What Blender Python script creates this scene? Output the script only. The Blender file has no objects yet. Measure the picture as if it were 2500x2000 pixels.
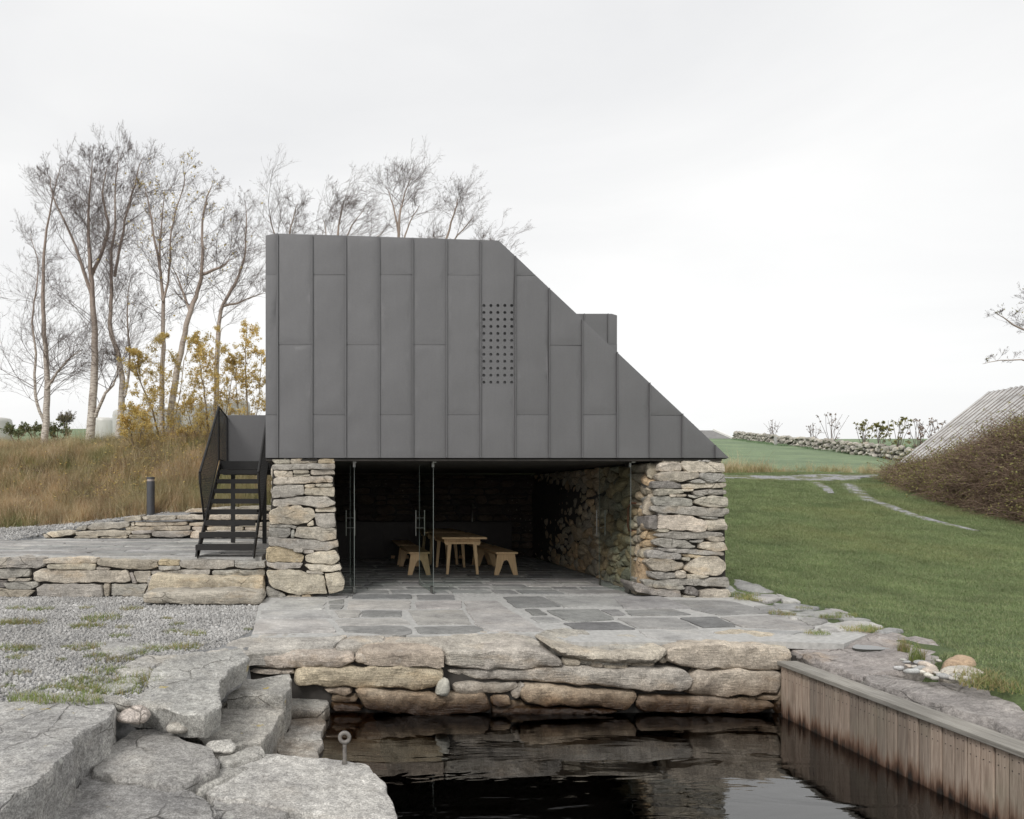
import bpy, math, random
import numpy as np
from mathutils import Vector, noise
from mathutils.geometry import delaunay_2d_cdt

# ------------------------------------------------------------------ camera, sky, sun, exposure
SC = bpy.context.scene
COL = SC.collection
F, CX, HY, EYE = 1700.0, 800.0, 1207.0, 1.57      # focal length and principal point in photo pixels, eye height in metres
cam = bpy.data.cameras.new('camera'); cam.sensor_width = 36.0; cam.lens = 36.0 * F / 2500.0
cam.shift_x = (1250 - CX) / 2500.0; cam.shift_y = (HY - 1000) / 2500.0
cam.clip_start = 0.05; cam.clip_end = 2000
camo = bpy.data.objects.new('camera', cam); camo.location = (0, 0, EYE); camo.rotation_euler = (math.radians(90), 0, 0)
COL.objects.link(camo); SC.camera = camo
SUN_EL, SUN_AZ = math.radians(42), math.radians(214)      # azimuth clockwise from +Y: behind the camera, from the left
W = bpy.data.worlds.new('World'); SC.world = W; W.use_nodes = True
wt = W.node_tree; wt.nodes.clear()
def wn(t, **kw):
    n = wt.nodes.new(t)
    for k, v in kw.items():
        if k in n.inputs: n.inputs[k].default_value = v
        else: setattr(n, k, v)
    return n
sky = wn('ShaderNodeTexSky', sky_type='NISHITA', sun_disc=False, sun_elevation=SUN_EL, sun_rotation=SUN_AZ)
bg_sky = wn('ShaderNodeBackground', Strength=0.1)
tc = wn('ShaderNodeTexCoord'); mp = wn('ShaderNodeMapping'); mp.inputs['Scale'].default_value = (1.1, 1.1, 3.2)
nz = wn('ShaderNodeTexNoise', Scale=1.5, Detail=6.0, Roughness=0.52, Distortion=0.6)
nz2 = wn('ShaderNodeTexNoise', Scale=0.8, Detail=2.0, Roughness=0.5)
mixn = wn('ShaderNodeMix', data_type='FLOAT'); mixn.inputs[0].default_value = 0.55
rmp = wn('ShaderNodeValToRGB')
e = rmp.color_ramp.elements
e[0].position = 0.36; e[0].color = (0.65, 0.653, 0.66, 1)
e[1].position = 0.62; e[1].color = (0.785, 0.783, 0.775, 1)
bg_cl = wn('ShaderNodeBackground', Strength=1.0)
mixs = wn('ShaderNodeMixShader'); mixs.inputs[0].default_value = 0.97
wo = wn('ShaderNodeOutputWorld')
L = wt.links.new
L(sky.outputs[0], bg_sky.inputs[0]); L(tc.outputs['Generated'], mp.inputs[0]); L(mp.outputs[0], nz.inputs['Vector']); L(mp.outputs[0], nz2.inputs['Vector'])
L(nz.outputs[0], mixn.inputs[2]); L(nz2.outputs[0], mixn.inputs[3]); L(mixn.outputs[0], rmp.inputs[0]); L(rmp.outputs[0], bg_cl.inputs[0])
L(bg_sky.outputs[0], mixs.inputs[1]); L(bg_cl.outputs[0], mixs.inputs[2]); L(mixs.outputs[0], wo.inputs[0])
sl = bpy.data.lights.new('sun', 'SUN'); sl.energy = 1.5; sl.angle = math.radians(16); sl.color = (1.0, 0.972, 0.93)
so = bpy.data.objects.new('sun', sl); COL.objects.link(so)
sd = Vector((math.sin(SUN_AZ) * math.cos(SUN_EL), math.cos(SUN_AZ) * math.cos(SUN_EL), math.sin(SUN_EL)))
so.rotation_euler = sd.to_track_quat('Z', 'Y').to_euler(); so.location = (-6, -8, 14)
SC.view_settings.view_transform = 'Standard'; SC.view_settings.look = 'None'; SC.view_settings.gamma = 1.0
SC.view_settings.exposure = 0.40; SC.view_settings.use_curve_mapping = False
SC.cycles.use_denoising = True; SC.cycles.max_bounces = 8; SC.cycles.transparent_max_bounces = 24
SC.cycles.use_adaptive_sampling = True; SC.cycles.adaptive_threshold = 0.015
SC.cycles.caustics_reflective = False

# ------------------------------------------------------------------ helpers
RNG = random.Random(7)
NR = np.random.default_rng(7)
def at(x, y, Y): return Vector(((x - CX) / F * Y, Y, EYE - (y - HY) / F * Y))
def gz(x, y, z):
    Y = F * (EYE - z) / (y - HY); return Vector(((x - CX) / F * Y, Y, z))
CROP = {0: (0, 0, 1.0), 1: (0, 1300, 2.464), 2: (500, 1400, 2.695), 3: (1200, 1400, 2.695), 4: (1800, 1350, 2.654), 5: (450, 950, 3.136), 7: (1300, 1080, 3.92), 8: (0, 950, 3.08)}
def gzp(x, y, z0, ref, sl):       # photo pixel to a tilted plane through (ref.x, ref.y, z0) with slopes sl
    dx, dy = (x - CX) / F, (y - HY) / F; Y = (EYE - z0 + sl[0] * ref[0] + sl[1] * ref[1]) / (dy + sl[0] * dx + sl[1]); return Vector((dx * Y, Y, EYE - dy * Y))
def pxs(s, k=0):
    ox, oy, sc = CROP[k]; out = []
    for t in s.split():
        a, b = t.split(','); out.append((ox + float(a) / sc, oy + float(b) / sc))
    return out
def interp(x, xs, ys): return float(np.interp(x, xs, ys))
def sm(a, b, t):
    t = np.clip((t - a) / (b - a), 0, 1); return t * t * (3 - 2 * t)

def link(o, parent=None):
    COL.objects.link(o)
    if parent is not None: o.parent = parent
    return o
def tag(o, label=None, cat=None, group=None, kind=None):
    if label: o['label'] = label
    if cat: o['category'] = cat
    if group: o['group'] = group
    if kind: o['kind'] = kind
    return o
def empty(name, loc=(0, 0, 0), label=None, cat=None, group=None, kind=None):
    o = bpy.data.objects.new(name, None); o.location = loc; o.empty_display_size = 0.1; COL.objects.link(o)
    return tag(o, label, cat, group, kind)
def mesh_obj(name, verts, faces, mat=None, parent=None, smooth=False, loc=None, angle=None):
    me = bpy.data.meshes.new(name); me.from_pydata([tuple(v) for v in verts], [], faces); me.update()
    if smooth:
        me.shade_smooth()
        if angle: me.set_sharp_from_angle(angle=math.radians(angle))
    if mat is not None: me.materials.append(mat)
    o = bpy.data.objects.new(name, me); link(o, parent)
    if loc is not None: o.location = loc
    return o
def rel(o, parent_loc):  # child location relative to a parent empty that is only translated
    o.location = Vector(o.location) - Vector(parent_loc); return o

class MB:                       # collects boxes, tubes and lathes into one mesh
    def __init__(s): s.v = []; s.f = []; s.m = []
    def add(s, vs, fs, mi=0):
        b = len(s.v); s.v += [Vector(v) for v in vs]; s.f += [tuple(i + b for i in f) for f in fs]; s.m += [mi] * len(fs); return s
    def box(s, a, b, mi=0, skew=None):
        (x0, y0, z0), (x1, y1, z1) = a, b
        v = [(x0, y0, z0), (x1, y0, z0), (x1, y1, z0), (x0, y1, z0), (x0, y0, z1), (x1, y0, z1), (x1, y1, z1), (x0, y1, z1)]
        return s.add(v, [(3, 2, 1, 0), (4, 5, 6, 7), (0, 1, 5, 4), (1, 2, 6, 5), (2, 3, 7, 6), (3, 0, 4, 7)], mi)
    def prism(s, poly, d, mi=0):   # poly: 3D points, extruded by vector d
        n = len(poly); d = Vector(d); a = [Vector(p) for p in poly]
        return s.add(a + [p + d for p in a], [tuple(range(n - 1, -1, -1)), tuple(range(n, 2 * n))] + [(i, (i + 1) % n, n + (i + 1) % n, n + i) for i in range(n)], mi)
    def bar(s, a, b, w, h, up=(0, 0, 1), mi=0):
        a, b, up = Vector(a), Vector(b), Vector(up); d = (b - a).normalized(); r = d.cross(up).normalized(); u = r.cross(d).normalized()
        return s.prism([a + r * (sx * w / 2) + u * (sy * h / 2) for sx, sy in ((-1, -1), (1, -1), (1, 1), (-1, 1))], b - a, mi)
    def tube(s, pts, rad, k=8, mi=0, cap=True):
        pts = [Vector(p) for p in pts]; n = len(pts); base = len(s.v)
        if not hasattr(rad, '__len__'): rad = [rad] * n
        prev = None
        for i, p in enumerate(pts):
            t = (pts[min(i + 1, n - 1)] - pts[max(i - 1, 0)]).normalized()
            if prev is None: r = t.orthogonal().normalized()
            else:
                r = prev - t * prev.dot(t)
                r = r.normalized() if r.length > 1e-6 else t.orthogonal().normalized()
            prev = r; u = t.cross(r)
            for j in range(k):
                a = 2 * math.pi * j / k; s.v.append(p + (r * math.cos(a) + u * math.sin(a)) * rad[i])
        for i in range(n - 1):
            for j in range(k):
                a = base + i * k + j; b = base + i * k + (j + 1) % k
                s.f.append((a, b, b + k, a + k)); s.m.append(mi)
        if cap:
            s.f.append(tuple(base + j for j in range(k - 1, -1, -1))); s.f.append(tuple(base + (n - 1) * k + j for j in range(k))); s.m += [mi, mi]
        return s
    def build(s, name, mat, parent=None, smooth=False, angle=40, loc=None, bevel=0):
        mats = mat if isinstance(mat, (list, tuple)) else [mat]
        vs = s.v if loc is None else [v - Vector(loc) for v in s.v]
        o = mesh_obj(name, vs, s.f, None, parent, smooth, loc, angle)
        for m in mats: o.data.materials.append(m)
        if len(mats) > 1: o.data.polygons.foreach_set('material_index', s.m)
        if bevel:
            md = o.modifiers.new('bevel', 'BEVEL'); md.width = bevel; md.segments = 2; md.limit_method = 'ANGLE'; md.harden_normals = False
        return o

# --- stones and plates: an outline on a face plane, rounded edges, relief in the face, sides running back
def chaikin(P, q, it):
    for _ in range(it):
        A, B = P, np.roll(P, -1, 0); P = np.stack([A + (B - A) * q, A + (B - A) * (1 - q)], 1).reshape(-1, 2)
    return P
def round_corners(P, rad):
    out = []; n = len(P)
    for i in range(n):
        p, q, r = P[i - 1], P[i], P[(i + 1) % n]; l1, l2 = np.hypot(*(q - p)), np.hypot(*(r - q))
        d1, d2 = min(rad, l1 * 0.42), min(rad, l2 * 0.42); a = q + (p - q) / (l1 + 1e-9) * d1; b = q + (r - q) / (l2 + 1e-9) * d2
        for t in (0, 0.33, 0.67, 1.0): out.append(a * (1 - t) ** 2 + q * 2 * t * (1 - t) + b * t * t)
    return np.array(out)
def resample(P, step):
    A = np.vstack([P, P[:1]]); seg = np.hypot(*np.diff(A, axis=0).T); cum = np.r_[0, np.cumsum(seg)]
    n = max(14, min(110, int(cum[-1] / step))); t = np.linspace(0, cum[-1], n, endpoint=False)
    return np.stack([np.interp(t, cum, A[:, 0]), np.interp(t, cum, A[:, 1])], 1)
def area2(P): return 0.5 * np.sum(P[:, 0] * np.roll(P[:, 1], -1) - np.roll(P[:, 0], -1) * P[:, 1])
def inside(Q, P):
    x, y = Q[:, 0][:, None], Q[:, 1][:, None]; A, B = P, np.roll(P, -1, 0)
    c = ((A[:, 1] > y) != (B[:, 1] > y)) & (x < (B[:, 0] - A[:, 0]) * (y - A[:, 1]) / (B[:, 1] - A[:, 1] + 1e-12) + A[:, 0])
    return c.sum(1) % 2 == 1
def bdist(Q, P):
    A = P[None]; D = np.roll(P, -1, 0)[None] - A; R = Q[:, None] - A
    t = np.clip((R * D).sum(2) / ((D * D).sum(2) + 1e-12), 0, 1); return np.sqrt((((R - D * t[..., None])) ** 2).sum(2)).min(1)
def fr(p, oct=4): return noise.fractal(p, 0.9, 2.1, oct, noise_basis='PERLIN_NEW') if False else noise.fractal(p, 0.9, 2.1, oct)
def stone(name, outline, normal, depth, mat, parent=None, ploc=None, color=(0.4, 0.38, 0.35), bev=0.02, bulge=0.01, amp=0.008, freq=7.0,
          res=0.05, smooth=True, back=(0, 0, 0), taper=0.0, rough=0.006, holes=None, angle=32, lip=1.0, rad=0.02, grow=0.0, facet=0.0, amp2=0.0):
    O = [Vector(p) for p in outline]; c = sum(O, Vector()) / len(O); n = Vector(normal).normalized()
    e1 = Vector((1, 0, 0)) if abs(n.x) < 0.9 else Vector((0, 1, 0))
    e1 = (e1 - n * e1.dot(n)).normalized(); e2 = n.cross(e1)
    P = np.array([((p - c).dot(e1), (p - c).dot(e2)) for p in O]); off = np.array([(p - c).dot(n) for p in O])
    if area2(P) < 0: P = P[::-1].copy(); off = off[::-1].copy()
    tilt = None
    if np.abs(off).max() > 1e-4:
        A = np.c_[P, np.ones(len(P))]; tilt = np.linalg.lstsq(A, off, rcond=None)[0]
    A0 = abs(area2(P)); per = np.hypot(*(np.roll(P, -1, 0) - P).T).sum(); thick = 2 * A0 / per
    if smooth:
        P = resample(round_corners(P, rad), min(res, 0.06))
        sd_ = RNG.random() * 100
        for i in range(len(P)):
            q = Vector((P[i, 0], P[i, 1], sd_)) * freq
            P[i] += np.array([noise.noise(q), noise.noise(q + Vector((9, 4, 2)))]) * min(rough * 2.2, thick * 0.16)
        if grow:
            nx = np.roll(P, -1, 0) - np.roll(P, 1, 0); nx = np.stack([nx[:, 1], -nx[:, 0]], 1); nx /= (np.hypot(*nx.T)[:, None] + 1e-9); P = P + nx * grow
    bev = min(bev, thick * 0.45); npnt = len(P)
    lo, hi = P.min(0), P.max(0); gx, gy = np.meshgrid(np.arange(lo[0], hi[0], res), np.arange(lo[1], hi[1], res * 0.87))
    gx = gx + (np.arange(gx.shape[0]) % 2)[:, None] * res / 2
    Q = np.stack([gx.ravel(), gy.ravel()], 1)
    if smooth: Q = Q + NR.uniform(-0.2, 0.2, Q.shape) * res
    Q = Q[inside(Q, P)] if len(Q) else Q
    if len(Q): Q = Q[bdist(Q, P) > res * 0.35]
    nx = np.roll(P, -1, 0) - np.roll(P, 1, 0); nx = np.stack([-nx[:, 1], nx[:, 0]], 1); nx /= (np.hypot(*nx.T)[:, None] + 1e-9)
    R = P + nx * bev * 0.45
    R = R[inside(R, P)]
    if len(R): R = R[bdist(R, P) > bev * 0.3]
    edges = [(i, (i + 1) % npnt) for i in range(npnt)]; allp = [P, R, Q]; hole_loops = []
    if holes:
        b = npnt + len(R) + len(Q)
        for hp in holes:
            hp = np.array([((Vector(p) - c).dot(e1), (Vector(p) - c).dot(e2)) for p in hp]); k = len(hp)
            edges += [(b + i, b + (i + 1) % k) for i in range(k)]; b += k; allp.append(hp); hole_loops.append(hp)
    V = np.vstack([a for a in allp if len(a)])
    vo, eo, fo, ov, _, _ = delaunay_2d_cdt([Vector(p) for p in V], edges, [], 1, 1e-6)
    vo = np.array([tuple(v) for v in vo])
    if hole_loops:
        keep = []
        cen = np.array([vo[list(f)].mean(0) for f in fo]); bad = np.zeros(len(fo), bool)
        for hp in hole_loops: bad |= inside(cen, hp)
        fo = [f for f, b_ in zip(fo, bad) if not b_]
    idx = {}
    for i, olist in enumerate(ov):
        for o_ in olist: idx[o_] = i
    bd = bdist(vo, P); dm = max(bd.max(), 1e-6)
    t = np.clip(bd / max(bev, 1e-6), 0, 1); wv = bev * (1 - np.sqrt(np.clip(1 - (1 - t) ** 2, 0, 1))) * lip - bulge * (1 - (1 - bd / dm) ** 2)
    sv = Vector((RNG.random() * 50, RNG.random() * 50, RNG.random() * 50))
    ftx, fty = RNG.uniform(-facet, facet), RNG.uniform(-facet, facet)
    verts = []
    for (x, y), w_ in zip(vo, wv):
        p = e1 * x + e2 * y
        if amp: w_ -= amp * fr((p + sv) * freq)
        if amp2: w_ -= amp2 * (abs(noise.noise((p + sv) * freq * 0.6)) - 0.2) * 2.0 + amp2 * 0.5 * fr((p + sv) * freq * 3.1, 3)
        if facet: w_ -= ftx * x + fty * y
        if tilt is not None: w_ -= tilt[0] * x + tilt[1] * y + tilt[2]
        verts.append(p - n * w_)
    faces = [tuple(f) if len(f) == 3 else tuple(f) for f in fo]
    fl = []
    for f in faces:   # face orientation outward
        a, b_, c_ = (vo[f[0]], vo[f[1]], vo[f[2]])
        fl.append(f if (b_[0] - a[0]) * (c_[1] - a[1]) - (b_[1] - a[1]) * (c_[0] - a[0]) > 0 else f[::-1])
    faces = fl
    bi = [idx[i] for i in range(npnt) if i in idx]; m = len(bi); backv = Vector(back); ctr = sum((verts[i] for i in bi), Vector()) / m
    levels = [0.12, 0.45, 1.0] if smooth else [1.0]
    last = bi
    for lv in levels:
        new = []
        for i in bi:
            v = verts[i]; out = (v - ctr); out -= n * out.dot(n); ol = out.length or 1
            d = depth * lv; p = v - n * d + backv * lv - out * taper * lv
            if smooth: p = p + out / ol * (fr((p + sv) * freq, 3) * amp * 1.6)
            verts.append(p); new.append(len(verts) - 1)
        for i in range(m): faces.append((last[i], new[i], new[(i + 1) % m], last[(i + 1) % m]))
        last = new
    faces.append(tuple(reversed(last)))
    o = mesh_obj(name, verts, faces, mat, parent, True, None, angle)
    o.location = c - (Vector(ploc) if ploc is not None else Vector()); o.color = (*color, 1)
    return o
def jit(c, k=0.12):
    g = 1 + RNG.uniform(-k, k); return tuple(max(0.01, x * g * (1 + RNG.uniform(-0.012, 0.012))) for x in c)

def rock_mesh(seed, sub=1):
    import bmesh
    bm = bmesh.new(); bmesh.ops.create_icosphere(bm, subdivisions=sub, radius=1.0); s = Vector((seed * 7.1, seed * 3.3, 1.7))
    for vv in bm.verts: vv.co *= 1 + 0.45 * noise.noise(vv.co * 1.1 + s)
    v = [tuple(x.co) for x in bm.verts]; f = [tuple(x.index for x in q.verts) for q in bm.faces]; bm.free(); return v, f

# --- geometry-node instancer for uncountable stuff
SRC = {}
def src_obj(name, verts, faces, mat):
    me = bpy.data.meshes.new(name); me.from_pydata([tuple(v) for v in verts], [], faces); me.materials.append(mat); me.shade_smooth()
    return bpy.data.objects.new(name, me)
def scatter(o, pts, rots, scl, idx, sources, join=False):
    """adds to object o a node modifier that instances the sources on the given points"""
    pm = bpy.data.meshes.new(o.name + '_points'); pm.from_pydata([tuple(p) for p in pts], [], [])
    a = pm.attributes.new('rot', 'FLOAT_VECTOR', 'POINT'); a.data.foreach_set('vector', np.asarray(rots, np.float32).ravel())
    a = pm.attributes.new('scl', 'FLOAT_VECTOR', 'POINT'); s = np.asarray(scl, np.float32)
    if s.ndim == 1: s = np.repeat(s[:, None], 3, 1)
    a.data.foreach_set('vector', s.ravel())
    a = pm.attributes.new('idx', 'INT', 'POINT'); a.data.foreach_set('value', np.asarray(idx, np.int32))
    ng = bpy.data.node_groups.new(o.name, 'GeometryNodeTree')
    ng.interface.new_socket('Geometry', in_out='INPUT', socket_type='NodeSocketGeometry'); ng.interface.new_socket('Geometry', in_out='OUTPUT', socket_type='NodeSocketGeometry')
    N = ng.nodes; gi = N.new('NodeGroupInput'); go = N.new('NodeGroupOutput'); iop = N.new('GeometryNodeInstanceOnPoints'); jn = N.new('GeometryNodeJoinGeometry')
    for s_ in sources:
        oi = N.new('GeometryNodeObjectInfo'); oi.inputs['Object'].default_value = s_; oi.inputs['As Instance'].default_value = True
        ng.links.new(oi.outputs['Geometry'], jn.inputs[0])
    def attr(nm, ty):
        x = N.new('GeometryNodeInputNamedAttribute'); x.data_type = ty; x.inputs['Name'].default_value = nm; return x.outputs[0]
    iop.inputs['Pick Instance'].default_value = True
    if join:
        po = bpy.data.objects.new(o.name + '_points', pm); oi = N.new('GeometryNodeObjectInfo'); oi.inputs['Object'].default_value = po
        ng.links.new(oi.outputs['Geometry'], iop.inputs['Points'])
    else:
        o.data = pm; ng.links.new(gi.outputs[0], iop.inputs['Points'])
    ng.links.new(jn.outputs[0], iop.inputs['Instance']); ng.links.new(attr('idx', 'INT'), iop.inputs['Instance Index'])
    e2r = N.new('FunctionNodeEulerToRotation'); ng.links.new(attr('rot', 'FLOAT_VECTOR'), e2r.inputs[0]); ng.links.new(e2r.outputs[0], iop.inputs['Rotation'])
    ng.links.new(attr('scl', 'FLOAT_VECTOR'), iop.inputs['Scale'])
    if join:
        j2 = N.new('GeometryNodeJoinGeometry'); ng.links.new(gi.outputs[0], j2.inputs[0]); ng.links.new(iop.outputs[0], j2.inputs[0]); ng.links.new(j2.outputs[0], go.inputs[0])
    else: ng.links.new(iop.outputs[0], go.inputs[0])
    md = o.modifiers.new('scatter', 'NODES'); md.node_group = ng
    return o

# ------------------------------------------------------------------ materials
class NT:
    def __init__(s, name, rough=0.8, **kw):
        s.mat = bpy.data.materials.new(name); s.mat.use_nodes = True; s.t = s.mat.node_tree
        s.b = s.t.nodes['Principled BSDF']; s.b.inputs['Roughness'].default_value = rough
        for k, v in kw.items(): s.b.inputs[k].default_value = v
        s._pos = None
    def n(s, t, **kw):
        x = s.t.nodes.new(t)
        for k, v in kw.items():
            if k in x.inputs: s.set(x.inputs[k], v)
            else: setattr(x, k, v)
        return x
    def set(s, inp, v):
        if isinstance(v, bpy.types.NodeSocket): s.t.links.new(v, inp)
        elif hasattr(v, '__len__') and len(v) == 3 and inp.type == 'RGBA': inp.default_value = (*v, 1)
        else: inp.default_value = v
    def pos(s):
        if s._pos is None: s._pos = s.n('ShaderNodeNewGeometry').outputs['Position']
        return s._pos
    def obj(s): return s.n('ShaderNodeTexCoord').outputs['Object']
    def map(s, v, scale=(1, 1, 1), rot=(0, 0, 0)):
        m = s.n('ShaderNodeMapping'); s.set(m.inputs['Vector'], v); m.inputs['Scale'].default_value = scale; m.inputs['Rotation'].default_value = rot; return m.outputs[0]
    def noise(s, scale, detail=4, rough=0.55, vec=None, dist=0.0):
        x = s.n('ShaderNodeTexNoise', Scale=scale, Detail=float(detail), Roughness=rough, Distortion=dist)
        s.set(x.inputs['Vector'], vec if vec is not None else s.pos()); return x.outputs[0]
    def voro(s, scale, vec=None, feature='F1'):
        x = s.n('ShaderNodeTexVoronoi', Scale=scale, feature=feature); s.set(x.inputs['Vector'], vec if vec is not None else s.pos()); return x
    def ramp(s, v, a, b, ca=(0, 0, 0), cb=(1, 1, 1)):
        x = s.n('ShaderNodeValToRGB'); el = x.color_ramp.elements; el[0].position = a; el[1].position = b; el[0].color = (*ca, 1); el[1].color = (*cb, 1)
        s.set(x.inputs[0], v); return x.outputs[0]
    def mix(s, f, a, b, mode='MIX'):
        x = s.n('ShaderNodeMix', data_type='RGBA', blend_type=mode, clamp_result=False)
        s.set(x.inputs[0], f); s.set(x.inputs[6], a); s.set(x.inputs[7], b); return x.outputs[2]
    def math(s, op, a, b=0.0):
        x = s.n('ShaderNodeMath', operation=op); s.set(x.inputs[0], a); s.set(x.inputs[1], b); return x.outputs[0]
    def col(s, c): s.set(s.b.inputs['Base Color'], c); return s
    def bump(s, h, strength=0.5, dist=0.01, prev=None):
        x = s.n('ShaderNodeBump', Strength=strength, Distance=dist); s.set(x.inputs['Height'], h)
        if prev is not None: s.set(x.inputs['Normal'], prev)
        s.set(s.b.inputs['Normal'], x.outputs[0]); return x.outputs[0]
    def ocol(s): return s.n('ShaderNodeObjectInfo').outputs['Color']
    def orand(s): return s.n('ShaderNodeObjectInfo').outputs['Random']
    def sepz(s, v=None):
        x = s.n('ShaderNodeSeparateXYZ'); s.set(x.inputs[0], v if v is not None else s.pos()); return x.outputs

def stone_mat(name, streak=(2.0, 2.0, 14.0), warm=0.35, lichen=0.25, wet=None, speck=0.5, yellow=0.0, bump=0.7, dirt=0.3, fine=1.0, crack=0.0, gain=1.25):
    m = NT(name, 0.88); c = m.mix(1.0, m.ocol(), (gain,) * 3, 'MULTIPLY')
    big = m.noise(2.2, 5, 0.6); c = m.mix(m.ramp(big, 0.3, 0.72), m.mix(1.0, c, (0.66, 0.65, 0.65), 'MULTIPLY'), m.mix(1.0, c, (1.22, 1.2, 1.17), 'MULTIPLY'))
    st = m.noise(4.0, 7, 0.68, m.map(m.pos(), streak)); c = m.mix(0.85, c, m.ramp(st, 0.28, 0.72, (0.62, 0.61, 0.6), (1.25, 1.24, 1.22)), 'MULTIPLY')
    md = m.noise(16.0, 6, 0.7); c = m.mix(0.7, c, m.ramp(md, 0.3, 0.7, (0.68, 0.67, 0.66), (1.26, 1.25, 1.23)), 'MULTIPLY')
    oc = m.noise(1.7, 4, 0.6, m.map(m.pos(), (1, 1, 2.3), (0.4, 0.2, 0))); c = m.mix(m.math('MULTIPLY', m.ramp(oc, 0.55, 0.72), warm), c, m.mix(1.0, c, (1.35, 1.02, 0.62), 'MULTIPLY'))
    if dirt: c = m.mix(m.math('MULTIPLY', m.ramp(m.noise(5.5, 6, 0.7, m.map(m.pos(), (1, 1, 1.6), (1, 2, 0))), 0.56, 0.7), dirt), c, m.mix(1.0, c, (0.42, 0.4, 0.36), 'MULTIPLY'))
    sp = m.noise(150.0 * fine, 2, 0.5); c = m.mix(speck, c, m.ramp(sp, 0.3, 0.7, (0.55, 0.55, 0.55), (1.42, 1.42, 1.4)), 'MULTIPLY')
    sp2 = m.noise(55.0 * fine, 3, 0.6); c = m.mix(speck, c, m.ramp(sp2, 0.3, 0.7, (0.68, 0.67, 0.66), (1.3, 1.3, 1.3)), 'MULTIPLY')
    if lichen:
        d = m.noise(0.9, 2, 0.5); lv = m.voro(11.0, m.map(m.pos(), (1, 1, 1)));
        spot = m.math('MULTIPLY', m.ramp(m.math('ADD', lv.outputs['Distance'], m.math('MULTIPLY', m.noise(40, 3), 0.3)), 0.30, 0.36, (1, 1, 1), (0, 0, 0)), m.ramp(d, 0.52, 0.64))
        c = m.mix(m.math('MULTIPLY', spot, lichen), c, (0.55, 0.55, 0.5))
    if yellow:
        d = m.noise(1.1, 2, 0.5, m.map(m.pos(), (1.3, 1, 1), (0.5, 0, 1))); lv = m.voro(4.2, m.map(m.pos(), (1, 1, 1), (0.3, 0.8, 0)))
        spot = m.math('MULTIPLY', m.ramp(m.math('ADD', lv.outputs['Distance'], m.math('MULTIPLY', m.noise(30, 4, 0.7), 0.7)), 0.44, 0.5, (1, 1, 1), (0, 0, 0)), m.ramp(d, 0.53, 0.60))
        c = m.mix(m.math('MULTIPLY', spot, yellow), c, (0.46, 0.34, 0.05))
    if wet is not None:
        z = m.sepz()[2]; zn = m.math('ADD', z, m.math('MULTIPLY', m.math('SUBTRACT', m.noise(2.5, 4, 0.6), 0.5), 0.34))
        w1 = m.ramp(m.math('MULTIPLY', m.math('SUBTRACT', wet[0], zn), 1.0 / wet[1]), 0.0, 1.0)
        c = m.mix(w1, c, m.mix(1.0, c, (0.42, 0.31, 0.21), 'MULTIPLY'))
        w2 = m.ramp(m.math('MULTIPLY', m.math('SUBTRACT', wet[0] - wet[1] * 0.55, zn), 1.0 / (wet[1] * 0.5)), 0.0, 1.0)
        c = m.mix(w2, c, m.mix(1.0, c, (0.2, 0.16, 0.13), 'MULTIPLY'))
        m.set(m.b.inputs['Roughness'], m.ramp(w2, 0, 1, (0.86, 0.86, 0.86), (0.35, 0.35, 0.35)))
    h0 = None
    if crack:
        wv_ = m.n('ShaderNodeMix', data_type='VECTOR'); wv_.inputs[0].default_value = 0.16; m.set(wv_.inputs[4], m.map(m.pos(), (1.0, 1.0, 2.2))); nv = m.n('ShaderNodeTexNoise', Scale=3.0, Detail=4.0); m.set(nv.inputs['Vector'], m.pos()); m.set(wv_.inputs[5], nv.outputs['Color'])
        ve = m.voro(2.6, wv_.outputs[1], 'DISTANCE_TO_EDGE').outputs['Distance']; ln = m.math('MULTIPLY', m.ramp(ve, 0.0, 0.022, (1, 1, 1), (0, 0, 0)), m.ramp(m.noise(1.3, 3, 0.6), 0.47, 0.6)); c = m.mix(m.math('MULTIPLY', ln, crack), c, m.mix(1.0, c, (0.3, 0.28, 0.25), 'MULTIPLY')); h0 = m.math('MULTIPLY', ln, -0.8)
    m.col(c)
    h = m.math('ADD', m.math('MULTIPLY', st, 0.8), m.math('ADD', m.math('MULTIPLY', md, 0.7), m.math('MULTIPLY', sp2, 0.35)))
    if h0 is not None: h = m.math('ADD', h, h0)
    m.bump(h, bump, 0.02); return m.mat

def plain(name, c, rough=0.7, metal=0.0, var=0.15, scale=8.0, bump=0.1):
    m = NT(name, rough, Metallic=metal); nz_ = m.noise(scale, 5, 0.6)
    m.col(m.mix(1.0, c, m.ramp(nz_, 0.3, 0.7, (1 - var,) * 3, (1 + var,) * 3), 'MULTIPLY'))
    if bump: m.bump(m.noise(scale * 6, 4), bump, 0.005)
    return m.mat

MT = {}
MT['pier'] = stone_mat('pier_stone', warm=0.3, lichen=0.3, dirt=0.5, speck=0.7, bump=0.9, crack=0.5)
MT['quay'] = stone_mat('quay_stone', warm=0.28, lichen=0.3, wet=(-0.33, 0.30), speck=0.65, bump=0.9, fine=0.7)
MT['slab'] = stone_mat('slab_stone', gain=1.06, streak=(1.2, 9.0, 3.0), warm=0.06, lichen=0.12, bump=0.35, speck=0.35, dirt=0.25)
MT['boulder'] = stone_mat('boulder_stone', streak=(2.2, 2.8, 3.6), warm=0.1, lichen=0.55, yellow=0.9, crack=0.6, bump=0.9, speck=0.85, wet=(-0.58, 0.2), fine=0.6, dirt=0.35)
MT['bedrock'] = stone_mat('bedrock_stone', streak=(2.0, 5.0, 5.0), warm=0.5, lichen=0.3, yellow=0.0, crack=0.5, bump=1.0, speck=0.5, fine=0.6, dirt=0.5)
MT['pebble'] = stone_mat('pebble_stone', warm=0.2, lichen=0.1, bump=0.4, speck=0.5, dirt=0.1)
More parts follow.
